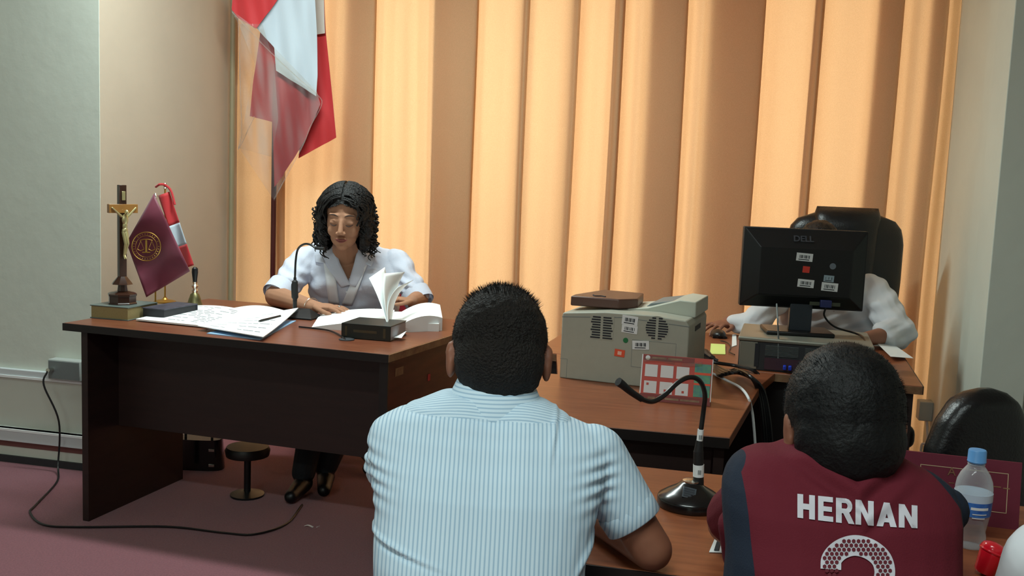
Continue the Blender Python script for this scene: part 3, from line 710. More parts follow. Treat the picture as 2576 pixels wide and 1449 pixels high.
# desk calendar
a = at(1609, 1006, PZ); b = at(1786, 1022, PZ); QM, QL = frame(a, b); sq = a.y/F
cal = thing('desk_calendar', QM, 'red and white tent calendar with six month grids before the printer', 'calendar')
CH = 118*sq; tl = R_(14)
Tm = Matrix.Rotation(-tl, 4, 'X')
def calbox(x0, z0, x1, z1, m, nm, lay, par=cal):
    return MB(Tm).box((x0*sq, -.0006*lay-.0006, z0*sq), (x1*sq, -.0006*lay, z1*sq)).build(nm, m, par, smooth=False)
MB(Tm).box((0, 0, 0), (QL, .001, CH)).build('front_card', M_calred, cal, smooth=False)
MB(Matrix.Translation((0, CH*2*math.sin(tl), 0)) @ Matrix.Rotation(tl, 4, 'X')).box((0, 0, 0), (QL, .001, CH)).build('back_card', M_calmaroon, cal, smooth=False)
MB().box((0, 0, 0), (QL, CH*2*math.sin(tl), .001)).build('floor_card', M_calmaroon, cal, smooth=False)
W_ = QL/sq
calbox(0, 0, W_, 18, M_calmaroon, 'title_strip', 1); calbox(2, 104, W_-46, 117, M_calmaroon, 'header_strip', 1)
for r in range(2):
    for c_ in range(3):
        x0 = 8+c_*40; z0 = 62-r*42; dg = calbox(x0, z0, x0+32, z0+31, M_calday, 'month_grid', 2)
        if r: calbox(x0+6+5*c_, z0+6+(c_ == 0)*14, x0+12+5*c_, z0+12+(c_ == 0)*14, M_calred, 'marked_day', 3, dg)
calbox(W_-44, 20, W_-3, 104, M_calgreen, 'picture', 2)
calbox(W_-44, 76, W_-3, 82, M_orange, 'picture_divider', 3); calbox(W_-44, 50, W_-3, 55, M_orange, 'picture_divider', 3)
for x0, x1 in ((24, 60), (64, 100)): calbox(x0, 108, x1, 113, M_edgeworn, 'lettering', 2)
for x0, x1 in ((20, 38), (42, 60), (63, 98), (102, 150)): calbox(x0, 6, x1, 11, M_edgeworn, 'lettering', 2)
MB(Tm).lathe([(6*sq, 0), (6*sq, .0008)], 16, (13*sq, -.0008, 110*sq), (0, -1, 0)).build('seal', M_stick, cal)
calbox(-2, 18, 1, 118, M_stick, 'white_margin', 2); calbox(W_-1, 10, W_+1, 118, M_stick, 'white_margin', 2)
MB(Tm).grid(lambda u, v: ((4+(W_-30)*u)*sq, -.004-.004*math.sin(8*u), (98+9*v+4*math.sin(7*u))*sq), 20, 3, .0005).build('plastic_wrap', M_film, cal)
# CPU case
a = at(1855, 927, DZ); bb = at(2190, 957, DZ); CM, CLn = frame(a, bb); sc_ = a.y/F
CHh = 84*sc_; CDp = .33
pc_ = thing('desktop_computer', CM, 'silver and black desktop computer case lying flat under the monitor', 'computer')
MB().box((0, .004, 0), (CLn, CDp, CHh-.012)).build('case', M_darkgrey, pc_, bevel=.002)
MB().box((-.004, -.004, CHh-.014), (CLn+.004, CDp, CHh)).build('lid', M_silver, pc_, bevel=.005, seg=3)
MB().box((.003, .0, .004), (.060, .004, CHh-.016)).build('end_plate', M_silver, pc_, bevel=.001)
MB().box((.052, -.001, .012), (.066, .004, CHh-.02)).build('slot', M_ink, pc_, smooth=False)
for k in range(8):
    z_ = CHh-.024-k*.0045; MB().box((.085, -.001, z_-.0012), (.19, .004, z_)).build('vent_slat', M_grey, pc_, smooth=False)
for k in range(8):
    z_ = CHh-.024-k*.0045; MB().box((.21, -.001, z_-.0012), (.32, .004, z_)).build('vent_slat', M_grey, pc_, smooth=False)
MB().box((.085, -.001, .006), (.20, .003, .045)).build('port_panel', mat('port_panel', (62, 34, 48), .6), pc_, smooth=False)
for x_ in (.145, .162): MB().box((x_, -.022, .012), (x_+.010, 0, .026)).build('blue_plug', M_blueplug, pc_, bevel=.002)
# monitor
my = a.y+.17
mb0 = CM @ Vector((.165, .165, CHh)); 
GM, _ = frame(mb0, mb0+U*1.0 if False else mb0+Vector((math.cos(R_(-6)), math.sin(R_(-6)), 0)))
mon = thing('computer_monitor', GM, 'black flat monitor seen from behind, with asset stickers, on the computer case', 'monitor')
GI = GM.inverted()
def gl(px, py, dy=0.0):
    n_ = GM.to_3x3() @ Vector((0, 1, 0)); p0 = mb0+n_*dy; r = ray(px, py); return GI @ (CAM+r*((p0-CAM).dot(n_)/r.dot(n_)))
MB().box((gl(1921, 825).x, -.07, 0), (gl(2090, 830).x, .09, .014)).build('foot', M_black, mon, bevel=.004)
MB().box((gl(1984, 790).x, -.02, .012), (gl(2040, 790).x, .008, gl(2010, 740).z)).build('neck', mat('neck_grey', (40, 48, 56), .4), mon, bevel=.003)
pl_ = [gl(1871, 568), gl(2183, 584), gl(2170, 787), gl(1859, 763)]
cxm = sum((p.x for p in pl_))/4; czm = sum((p.z for p in pl_))/4; hw = (pl_[1].x-pl_[0].x)/2; hh = (pl_[0].z-pl_[3].z+pl_[1].z-pl_[2].z)/4
Tq = Matrix.Translation((cxm, 0, czm))
MB(Tq).box((-hw, -.01, -hh), (hw, .03, hh)).build('bezel', M_blackm, mon, bevel=.003)
iw, ih = hw*.74, hh*.52
sh = MB(Tq)
o_ = [(-hw+.004, -.01, -hh+.004), (hw-.004, -.01, -hh+.004), (hw-.004, -.01, hh-.004), (-hw+.004, -.01, hh-.004)]
i_ = [(-iw, -.045, -ih-.02), (iw, -.045, -ih-.02), (iw, -.045, ih), (-iw, -.045, ih)]
sh.add(o_+i_, [(0, 1, 5, 4), (1, 2, 6, 5), (2, 3, 7, 6), (3, 0, 4, 7), (4, 5, 6, 7)])
sh.build('rear_shell', M_black, mon, smooth=False, bevel=.003)
def fontmesh(body, size, name, m, M, parent, bold=0.0, extr=.0006, align='CENTER'):
    cu_ = bpy.data.curves.new(name, 'FONT'); cu_.body = body; cu_.size = size; cu_.align_x = align; cu_.extrude = extr; cu_.offset = bold
    o = bpy.data.objects.new(name, cu_); COL.objects.link(o)
    bpy.context.view_layer.update(); me = bpy.data.meshes.new_from_object(o.evaluated_get(bpy.context.evaluated_depsgraph_get()))
    bpy.data.objects.remove(o); me.transform(M); me.materials.clear(); me.materials.append(m); me.name = name
    o = bpy.data.objects.new(name, me); COL.objects.link(o); o.parent = parent; return o
TX = Matrix.Rotation(R_(90), 4, 'X')
nf = Vector((0, -(hh-ih), .035)).normalized()
fontmesh('DELL', .030, 'lettering', mat('dull_lettering', (58, 60, 66), .4), Matrix.Translation((cxm-.01, -.0335, czm+ih+(hh-ih)*.36)) @ Matrix.Rotation(math.atan2(hh-ih, .035), 4, 'X'), mon, .0008, .0012)
yb = -.045
def mstick(px, py, w_, h_, m, lines=0):
    c = gl(px, py, -.045); sticker(mon, c, w_*sc_*1.03, h_*sc_*1.03, m, y=yb, lines=lines, rot=R_(3))
mstick(2024, 647, 40, 20, M_stick, 8); mstick(2028, 678, 17, 16, mat('sticker_red', (214, 60, 44), .6)); mstick(2027, 713, 40, 20, M_stick, 8); mstick(2087, 722, 40, 21, M_stick, 7); mstick(2085, 701, 25, 16, mat('sticker_pale', (150, 170, 180), .5), 3)
c = gl(2095, 670, -.045); MB().lathe([(8*sc_, 0), (8*sc_, .0008)], 20, (c.x, yb, c.z), (0, -1, 0)).build('hologram_sticker', mat('hologram', (110, 120, 130), .3), mon)
c = gl(2075, 765, -.045); MB().box((c.x-.05, yb-.001, c.z-.006), (c.x+.05, yb, c.z+.006)).build('connector_bay', mat('olive_label', (60, 66, 50), .6), mon, smooth=False)
MB().box((gl(2062, 757, -.045).x, yb-.02, gl(2062, 768).z), (gl(2090, 757, -.045).x, yb, gl(2062, 750).z)).build('video_plug', mat('video_blue', (30, 40, 90), .5), mon, bevel=.002)
def cable(name, pts, r, m, label, n=8, sub=8):
    o = MB().tube(pts, r, n, sub=sub).build(name, m); return tag(o, label, 'cable')
yy = mb0.y-.06
cable('video_cable', [P(2078, 772, yy), P(2074, 795, yy+.02), P(2100, 822, yy+.05), P(2150, 838, yy+.06), P(2172, 850, yy), P(2180, 880, yy-.15)], .0035, M_black, 'black video cable hanging from the monitor behind the case')
cable('power_cable', [P(1954, 765, yy), P(1956, 800, yy-.1), P(1958, 850, a.y-.03), P(1957, 905, a.y-.03)], .0028, M_grey, 'thin grey cable hanging down the front of the computer case')
# notes, mouse, small stuff
po = sheetmb([at(1786, 890, DZ+.002), at(1825, 891, DZ+.002), at(1824, 870, DZ+.002), at(1788, 868, DZ+.002)], 0, lambda u, v: .006*v, thick=.003).build('sticky_note_pad', M_postit); tag(po, 'small pale yellow sticky note pad beside the computer case', 'note pad')
pk = at(1806, 848, DZ); 
ms = MB(); ms.ell((pk.x, pk.y, DZ+.012), (.030, .048, .020)); ms.box((pk.x-.028, pk.y-.04, DZ+.001), (pk.x+.028, pk.y+.04, DZ+.008))
mo = ms.build('computer_mouse', M_black, bevel=.0); tag(mo, "black computer mouse under the clerk's hand", 'mouse')
cable('mouse_cable', [at(1812, 857, DZ+.006), at(1830, 862, DZ+.004), at(1838, 872, DZ+.004), at(1834, 884, DZ+.004), at(1848, 892, DZ+.004)], .002, M_black, 'thin black mouse cable looping near the sticky notes')
pp_ = sheetmb([at(1841, 872, DZ+.003), at(1853, 868, DZ+.003), at(1852, 840, DZ+.003), at(1842, 842, DZ+.003)], 0, None, thick=.02).build('paper_block', M_paper); tag(pp_, 'narrow white paper block against the left end of the computer case', 'paper')
paper([(2180, 845), (2240, 905), (2298, 901), (2222, 848)], DZ+.006, "white paper sheet under the clerk's elbow at the desk corner", lambda u, v: .012*(1-v), 0, name='paper_sheet', thick=.001)
# cables on the printer table
ay = at(1850, 960, PZ).y
cable('power_cable', [at(1765, 900, DZ+.03), at(1800, 912, DZ+.02), at(1850, 920, DZ+.012), at(1890, 930, DZ+.012), at(1912, 950, DZ-.01), P(1925, 1010, ay), P(1930, 1150, ay)], .006, M_black, 'thick black power cable running from the printer past the case')
plg = MB().tube([at(1752, 898, DZ+.03), at(1768, 888, DZ+.035), at(1792, 902, DZ+.03), at(1806, 908, DZ+.025)], lambda t_: (.012, .017, .012, .006)[min(3, int(t_*3.99))], 10, sub=3).build('power_plug', M_black); tag(plg, 'black moulded power plug behind the printer', 'plug')
cable('network_cable', [at(1794, 940, PZ+.01), at(1830, 958, PZ+.01), at(1862, 975, PZ+.012), at(1882, 1000, PZ+.01), P(1892, 1035, ay-.25), P(1897, 1080, ay-.25), P(1902, 1150, ay-.25)], .004, M_paper, 'white cable curving over the printer table and hanging down')
cable('network_cable', [P(1982, 1000, ay), P(1988, 1050, ay), P(1992, 1110, ay), P(1994, 1160, ay)], .003, M_grey, 'grey cable hanging beside the head with long dark hair')
for k in range(4):
    cable('power_lead', [at(1796, 925-k*2, DZ+.004), at(1812+k*8, 945-k*3, PZ+.02+.006*k), at(1850+4*k, 930+k*3, PZ+.03), P(1888+k*4, 948+k*3, ay-.1), P(1908+k*5, 990, ay-.08), P(1918+k*6, 1060, ay-.08), P(1924+k*7, 1160, ay-.06)], .0055, M_black, ('black lead, lowest', 'black lead, second from the lowest', 'black lead, second from the top', 'black lead, topmost')[k]+' of the four arching off the printer table')
# right socket
sr = roomab(2318, 1035, BC-.35)
so2 = thing('wall_socket', RM @ Matrix.Translation((WR-.0, BC-.16, 0)), 'pale grey socket box low on the right bay wall with a hanging lead', 'socket')
zz = P(2318, 1012, (RM @ Vector((WR, BC-.16, 0))).y).z; zz2 = P(2318, 1060, (RM @ Vector((WR, BC-.16, 0))).y).z
MB().box((-.06, -.0, zz2), (0, .07, zz)).build('box', M_sock, so2, bevel=.004)
MB().tube([(-.02, .02, zz2), (-.01, .02, zz2-.10), (-.03, .03, zz2-.12), (-.03, .03, zz2-.2)], .006, 8, sub=5).build('lead', M_stick, so2)

# ------------------------------------------------------------------ front table
TZ = .74
ta = at(1230, 1134, TZ); tb = at(1830, 1196, TZ); FM, FL = frame(ta, tb)
FI = (FM @ Matrix.Translation((0, 0, -TZ))).inverted()
nd = -(FI @ at(1700, 1446, TZ)).y; FLn = (FI @ at(2850, 1300, TZ)).x
ft = thing('front_table', FM @ Matrix.Translation((0, 0, -TZ)), 'reddish wooden table the two seated men lean on, in the foreground', 'table')
MB().box((0, -nd, TZ-.026), (FLn, 0, TZ)).build('tabletop', M_woodorange, ft, smooth=False, bevel=.002)
MB().box((0, -nd-.003, TZ-.027), (FLn, -nd, TZ-.001)).build('edge_band', M_edge, ft, smooth=False)
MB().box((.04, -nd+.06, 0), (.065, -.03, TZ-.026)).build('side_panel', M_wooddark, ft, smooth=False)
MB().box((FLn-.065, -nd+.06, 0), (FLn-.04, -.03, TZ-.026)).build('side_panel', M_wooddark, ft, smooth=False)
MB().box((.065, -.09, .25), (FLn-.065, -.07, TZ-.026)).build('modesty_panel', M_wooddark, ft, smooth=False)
# microphone 2
b0 = at(1735, 1272, TZ); s_ = b0.y/F
mic2 = thing('desk_microphone', Matrix.Translation(b0), 'black gooseneck microphone on a round base, on the front table between the two men', 'microphone')
MB().lathe([(82*s_, 0), (85*s_, 4*s_), (85*s_, 20*s_), (82*s_, 26*s_), (60*s_, 40*s_), (38*s_, 52*s_), (26*s_, 62*s_), (20*s_, 66*s_)], 48).build('base', mat('glossy_black', (10, 12, 14), .22, coat=.3), mic2)
MB().lathe([(22*s_, 64*s_), (22*s_, 68*s_), (13*s_, 71*s_)], 28, (22*s_*.0, 0, 0)).build('chrome_ring', M_chrome, mic2)
nq = Vector((-.25, -.62, .75)).normalized()
kp = MB(Matrix.Translation((-12*s_, -44*s_, 47*s_)) @ Matrix.Rotation(R_(38), 4, 'X') @ Matrix.Rotation(R_(-14), 4, 'Z'))
kp.box((-17*s_, -16*s_, 0), (17*s_, 16*s_, 2.5*s_)); kpo = kp.build('label_plate', mat('plate_grey', (70, 78, 84), .3), mic2, bevel=.0006)
for k in range(4):
    MB(Matrix.Translation((-12*s_, -44*s_, 47*s_)) @ Matrix.Rotation(R_(38), 4, 'X') @ Matrix.Rotation(R_(-14), 4, 'Z')).box((-13*s_, (-13+7*k)*s_, 2.4*s_), (13*s_, (-9+7*k)*s_, 3.2*s_)).build('label_line', M_ink, kpo, smooth=False)
def q2(px, py, y): return P(px, py, y)-b0
y2 = b0.y
MB().tube([q2(1757, 1222, y2), q2(1757, 1135, y2)], lambda t_: (14-1*t_)*s_, 16).build('stem', M_blackm, mic2)
MB().tube([q2(1757, 1198, y2), q2(1757.5, 1168, y2)], 14.3*s_, 20, sub=2).build('barcode_sticker', M_stick, mic2)
MB().tube([q2(1757, 1137, y2), q2(1760, 1108, y2)], lambda t_: (12.5-3.5*t_)*s_, 16).build('collar', M_blackm, mic2)
MB().tube([q2(1760, 1110, y2), q2(1763, 1080, y2)], 8*s_, 14).build('barcode_sticker', M_stick, mic2)
for (xa, ya, rr) in ((1757, 1183, 14.6), (1761, 1097, 8.3)):
    d = q2(xa, ya, y2); MB().box((d.x-4*s_, d.y-rr*s_-.0004, d.z-7*s_), (d.x-2*s_, d.y-rr*s_+.002, d.z+4*s_)).box((d.x-.5*s_, d.y-rr*s_-.0004, d.z-7*s_), (d.x+2*s_, d.y-rr*s_+.002, d.z+4*s_)).box((d.x+3*s_, d.y-rr*s_-.0004, d.z-7*s_), (d.x+4*s_, d.y-rr*s_+.002, d.z+4*s_)).build('barcode', M_grey, mic2, smooth=False)
MB().tube([q2(1763, 1084, y2), q2(1770, 1030, y2), q2(1773, 990, y2-.01), q2(1760, 958, y2-.02), q2(1735, 949, y2-.03), q2(1706, 962, y2-.05), q2(1670, 995, y2-.08), q2(1640, 1010, y2-.1), q2(1610, 1002, y2-.12)], 6.3*s_, 10, sub=8).build('gooseneck', M_black, mic2)
MB().tube([q2(1614, 1004, y2-.118), q2(1590, 988, y2-.13), q2(1575, 976, y2-.14), q2(1566, 968, y2-.145), q2(1555, 960, y2-.15)], lambda t_: (7.5+3*t_)*s_, 14, sub=2).build('capsule', M_blackm, mic2)
cable('microphone_cable', [b0+Vector((80*s_, .01, .012)), at(1835, 1240, TZ+.005), at(1870, 1238, TZ+.005), at(1960, 1250, TZ+.005)], .005, M_black, 'black cable leaving the round microphone base to the right')
# paper corner
paper([(1784, 1388), (1900, 1392), (1900, 1335), (1806, 1336)], TZ+.002, 'corner of a printed white sheet on the front table beside the maroon jersey', None, 0, name='paper_sheet')
o = sheetmb([at(1796, 1384, TZ+.0035), at(1808, 1384, TZ+.0035), at(1818, 1340, TZ+.0035), at(1810, 1340, TZ+.0035)], 0, None, thick=.0006).build('dark_strip', M_ink); 
par_ = [x for x in COL.objects if x.name.startswith('paper_sheet')][-1]; o.parent = par_
# name plaque
a = at(2285, 1285, TZ); b = at(2560, 1362, TZ); 
a = at(2290, 1300, TZ); b = at(2562, 1334, TZ); NM, NL = frame(a, b); sn = a.y/F
NH = a.y/F*168
plq = thing('name_plaque', NM, 'burgundy card name plaque with a thin gold border behind the water bottle', 'plaque')
Tn = Matrix.Rotation(R_(-10), 4, 'X')
MB(Tn).box((-.02, 0, 0), (NL, .003, NH)).build('card', M_plaque, plq, smooth=False)
MB(Matrix.Translation((0, NH*math.sin(R_(10))*2, 0)) @ Matrix.Rotation(R_(10), 4, 'X')).box((-.02, 0, 0), (NL, .003, NH)).build('rear_card', M_plaque, plq, smooth=False)
bo = MB(Tn); w3 = 1.6*sn; x0, x1, z0_, z1_ = .012, NL-.022, .028, NH-.022
for bb_ in (((x0, z0_), (x1, z0_+w3)), ((x0, z1_-w3), (x1, z1_)), ((x0, z0_), (x0+w3, z1_)), ((x1-w3, z0_), (x1, z1_))):
    bo.box((bb_[0][0], -.0008, bb_[0][1]), (bb_[1][0], 0, bb_[1][1]))
bo.build('gold_border', mat('plaque_gold', (196, 176, 140), .5), plq, smooth=False)
fontmesh('A', .022, 'lettering', M_edgeworn, Tn @ Matrix.Translation((NL*.36, -.001, NH*.70)) @ TX, plq)
lt_ = MB(Tn); 
for x_, z_, L_ in ((.34, .58, .05), (.58, .62, .03), (.72, .60, .10), (.84, .59, .06)): lt_.box((NL*x_, -.0008, NH*z_), (NL*x_+NL*L_, 0, NH*z_+.002))
lt_.build('small_print', M_edgeworn, plq, smooth=False)
# water bottle
b1 = at(2437, 1372, TZ); s_ = b1.y/F
bt = thing('water_bottle', Matrix.Translation(b1), 'clear plastic water bottle with blue cap and blue label on the front table', 'bottle')
prof = [(.004, 0.004), (36*s_, 0), (41*s_, 6*s_), (42*s_, 30*s_), (39*s_, 45*s_), (42*s_, 60*s_), (47*s_, 90*s_), (49*s_, 130*s_), (49*s_, 160*s_), (46*s_, 178*s_), (38*s_, 196*s_), (26*s_, 212*s_), (20*s_, 220*s_), (19*s_, 228*s_)]
prof = [(r*.92, z*.985) for r, z in prof]
bz = prof[-1][1]
MB().lathe(prof, 40).build('body', M_bottle, bt, angle=60)
MB().lathe([(r+.0006, z) for r, z in prof if 60*s_ < z < 125*s_]+[(49*s_*.92+.0006, 126*s_)], 40).build('label_band', mat('label_blue', (28, 84, 176), .45, col2=(70, 130, 205), vscale=60), bt)
MB().lathe([(49*s_*.92+.0007, 126*s_), (49*s_*.92+.0007, 146*s_)], 40).build('label_top', mat('label_pale', (190, 205, 222), .5), bt)
lb_ = MB()
for zz_, aa, ab in ((108, -2.1, -1.1), (96, -2.0, -1.2), (86, -2.0, -1.3)):
    r_ = 48*s_*.92+.0010; rr = [[Vector((r_*math.cos(t__), r_*math.sin(t__), zz_*s_+h)) for h in (0, (7 if zz_ > 100 else 2.5)*s_)] for t__ in np.linspace(aa, ab, 8)]
    lb_.add([p for q_ in rr for p in q_], [(2*i, 2*i+1, 2*i+3, 2*i+2) for i in range(7)])
lb_.build('label_lettering', M_stick, bt)
for k in range(3):
    MB().lathe([(21*s_, 0), (21.5*s_, 1*s_), (21*s_, 2*s_)], 24, (0, 0, bz-8*s_+k*.0)).build('neck_ring', M_bottle, bt) if k == 0 else None
cp = MB(); n = 48
rs = []
for z_, r_ in ((0, 22), (3, 23), (4, 22), (30, 21.5), (33, 20), (34, 10)):
    rs.append([Vector((((r_+(.5 if (k % 2 and 4 <= z_ <= 30) else 0))*s_)*math.cos(2*math.pi*k/n), ((r_+(.5 if (k % 2 and 4 <= z_ <= 30) else 0))*s_)*math.sin(2*math.pi*k/n), bz-2*s_+z_*s_)) for k in range(n)])
cp.rings(rs).build('cap', M_lblue, bt, angle=50)
# red plastic thing
rp = at(2472, 1446, TZ); rd = thing('red_cup', Matrix.Translation(rp) @ Matrix.Rotation(R_(18), 4, 'Y'), 'glossy red plastic cup standing behind the white sleeve', 'cup')
s_ = rp.y/F
MB().lathe([(22*s_, 6*s_), (26*s_, 12*s_), (31*s_, 60*s_), (33*s_, 75*s_), (29*s_, 84*s_), (16*s_, 90*s_), (4*s_, 92*s_)], 28).build('body', mat('glossy_red', (214, 22, 40), .2, coat=.4), rd)
MB().lathe([(33.5*s_, 66*s_), (34.5*s_, 69*s_), (33.5*s_, 72*s_)], 28).build('rim', mat('glossy_red', (214, 22, 40), .2), rd)

# ------------------------------------------------------------------ chairs
def shell(name, M, pts, depth, m, parent, nz_=24, curve=.05, bulge=.03, bev=.01):
    """upholstered back: pts = list of (z, half width) bottom to top"""
    zs = [p[0] for p in pts]; hs = [p[1] for p in pts]
    def hw_(z): return float(np.interp(z, zs, hs))
    rs = []; n = 28
    z0, z1 = zs[0], zs[-1]
    for j in range(nz_+1):
        t_ = j/nz_; z = z0+(z1-z0)*t_; h = max(.004, hw_(z)); fade = min(1, (t_/.08))**.5*min(1, ((1-t_)/.08))**.5 if 0 < t_ < 1 else .25
        ring = []
        for k in range(n):
            a_ = 2*math.pi*k/n; cx_ = math.copysign(abs(math.cos(a_))**.5, math.cos(a_)); sy_ = math.copysign(abs(math.sin(a_))**.7, math.sin(a_))
            x = h*cx_; ring.append(Vector((x, depth*.5*sy_*fade-curve*(x/.25)**2, z)))
        rs.append(ring)
    return MB(M).rings(rs).build(name, m, parent, angle=60)
def swivel_base(parent, M0, zseat, m):
    for k in range(5):
        a_ = k*2*math.pi/5+.3; e_ = Vector((.27*math.cos(a_), .27*math.sin(a_), .055))
        MB(M0).tube([(0, 0, .09), e_], lambda t_: .02-.006*t_, 8).build('leg', m, parent)
        MB(M0).cyl((e_.x, e_.y-.012, .027), (e_.x, e_.y+.012, .027), .027, n=14).build('castor', m, parent)
    MB(M0).cyl((0, 0, .08), (0, 0, zseat-.03), .025).build('gas_column', m, parent)
# clerk's executive chair
ey_ = 4.30
ec = P(2130, 560, ey_); ec.z = 0; 
ech = thing('executive_chair', Matrix.Translation(ec) @ Matrix.Rotation(R_(-10), 4, 'Z'), 'high-backed black leather executive chair behind the monitor', 'chair')
zt = P(2130, 534, ey_).z; se = ey_/F
shell('backrest', Matrix.Identity(4), [(zt-.80, .21), (zt-.6, .235), (zt-.30, .25), (zt-.12, .25), (zt-.05, .23), (zt-.02, .19), (zt, .12)], .11, M_leather, ech, curve=-.03)
shell('head_pad', Matrix.Identity(4), [(zt-.60, .115), (zt-.13, .135), (zt-.03, .142), (zt+.005, .14), (zt+.022, .13)], .15, M_leather, ech, nz_=14, curve=-.02)
MB().box((-.25, -.50, .35), (.25, .02, .445)).build('seat', M_leather, ech, bevel=.035, seg=4)
swivel_base(ech, Matrix.Translation((0, -.24, 0)), .38, M_black)
# woman's red chair
rc = P(905, 700, 4.62); rc.z = 0; rch = thing('office_chair', Matrix.Translation(rc) @ Matrix.Rotation(R_(-8), 4, 'Z'), 'red upholstered office chair the woman in white sits on', 'chair')
zr = P(1045, 722, 4.75).z
shell('backrest', Matrix.Translation((0, .16, 0)), [(.56, .20), (.66, .26), (zr-.12, .275), (zr-.05, .262), (zr-.01, .23), (zr+.01, .18)], .07, M_redchair, rch, curve=-.02)
MB().box((-.23, -.30, .37), (.23, .14, .44)).build('seat', M_redchair, rch, bevel=.03, seg=3)
swivel_base(rch, Matrix.Translation((0, -.08, 0)), .39, M_black)
MB().tube([(0, .0, .42), (0, .17, .44), (0, .20, .65)], .018, 8, sub=5).build('back_bar', M_black, rch)
# chair at the right edge
kc = P(2478, 1000, 2.35); kc.z = 0; kch = thing('office_chair', Matrix.Translation(kc) @ Matrix.Rotation(R_(14), 4, 'Z'), 'empty black leather chair with a rounded back, behind the name plaque', 'chair')
zk = P(2450, 976, 2.35).z; sk_ = 2.35/F
shell('backrest', Matrix.Identity(4), [(zk-.40, .135), (zk-.26, .150), (zk-.15, .142), (zk-.08, .118), (zk-.035, .088), (zk-.01, .055), (zk, .02)], .09, M_leather, kch, nz_=40, curve=-.03)
MB().box((-.22, .05, .40), (.22, .50, .48)).build('seat', M_leather, kch, bevel=.03, seg=3)
swivel_base(kch, Matrix.Translation((0, .27, 0)), .42, M_black)
MB().tube([(0, .3, .40), (0, .03, .42), (0, .03, .62)], .02, 8, sub=5).build('back_bar', M_black, kch)

# ------------------------------------------------------------------ large flag on its pole
FY = 4.98
fp = P(684, 1180, FY); fp.z = 0; fpo = P(685, 470, FY)
flg = thing('flag_on_pole', Matrix.Translation(Vector((fpo.x, FY, 0))), 'large red and white national flag in clear plastic on a dark pole by the curtain', 'flag')
def fl_(px, py, dy=0.0): return P(px, py, FY+dy)-Vector((fpo.x, FY, 0))
MB().cyl((0, .035, .03), (0, .035, 2.72), .014, n=12).build('pole', mat('dark_red_pole', (70, 22, 20), .35), flg)
MB().lathe([(.16, 0), (.16, .02), (.05, .05), (.03, .07)], 28, (0, .035, 0)).build('pole_base', M_wooddark, flg)
def poly_cloth(name, outline, dy, m, dv=.0, thick=.004, par=flg, wav=.012, nsub=22):
    """cloth panel: outline as left chain / right chain top to bottom (equal counts) in picture pixels at the flag's distance"""
    Lc, Rc = outline
    def ch(c_, t_):
        k = t_*(len(c_)-1); i = min(int(k), len(c_)-2); f_ = k-i
        return (c_[i][0]*(1-f_)+c_[i+1][0]*f_, c_[i][1]*(1-f_)+c_[i+1][1]*f_)
    def fn(u, v):
        a_, b_ = ch(Lc, v), ch(Rc, v); px = a_[0]*(1-u)+b_[0]*u; py = a_[1]*(1-u)+b_[1]*u
        return fl_(px, py, dy+dv*u+wav*math.sin(px*.055+py*.012)+wav*.5*math.sin(px*.13-py*.02))
    return MB().grid(fn, nsub, nsub*2, thick).build(name, m, par, angle=60)
poly_cloth('red_fold_behind', ([(775, -60), (790, 80), (770, 240), (752, 398)], [(812, -60), (820, 84), (836, 240), (846, 346)]), .02, M_red)
poly_cloth('white_fold_behind', ([(785, -60), (788, 88)], [(812, -60), (818, 84)]), .0, mat('flag_white_dim', (190, 180, 172), .8), nsub=8)
poly_cloth('red_fold_left', ([(655, 80), (638, 200), (628, 292)], [(700, 60), (694, 200), (690, 308)]), -.01, M_red)
poly_cloth('red_fold_lower', ([(690, 160), (686, 300), (688, 400), (690, 470)], [(790, 200), (806, 262), (770, 350), (712, 440)]), -.035, mat('flag_red_plastic', (160, 40, 46), .5), wav=.016)
poly_cloth('white_fold', ([(680, -60), (645, 70), (690, 120), (695, 178)], [(790, -60), (797, 90), (799, 190), (796, 242)]), -.07, M_white, wav=.01)
poly_cloth('red_fold_upper', ([(590, -60), (582, 24), (600, 45), (640, 70)], [(760, -120), (698, 0), (670, 38), (645, 72)]), -.085, M_red)
poly_cloth('plastic_cover', ([(580, 24), (600, 60), (640, 160), (606, 350), (600, 370)], [(640, 68), (797, 230), (806, 262), (770, 350), (690, 505)]), -.12, M_film, thick=.0, wav=.02)
poly_cloth('plastic_cover', ([(604, 60), (602, 180), (604, 320), (598, 372)], [(660, 60), (690, 160), (700, 300), (684, 395)]), -.10, M_film, thick=.0, wav=.02)
MB().tube([fl_(584, 30, -.12), fl_(640, 90, -.13), fl_(700, 150, -.12), fl_(760, 205, -.13), fl_(800, 240, -.12), fl_(809, 264, -.12), fl_(780, 320, -.12), fl_(760, 370, -.12), fl_(690, 500, -.12)], .0022, 6, sub=6).build('plastic_hem', M_film, flg)
MB().tube([fl_(600, 60, -.12), fl_(604, 200, -.1), fl_(608, 330, -.1), fl_(600, 375, -.1), fl_(640, 292, -.1)], .0025, 6, sub=6).build('plastic_hem', M_film, flg)

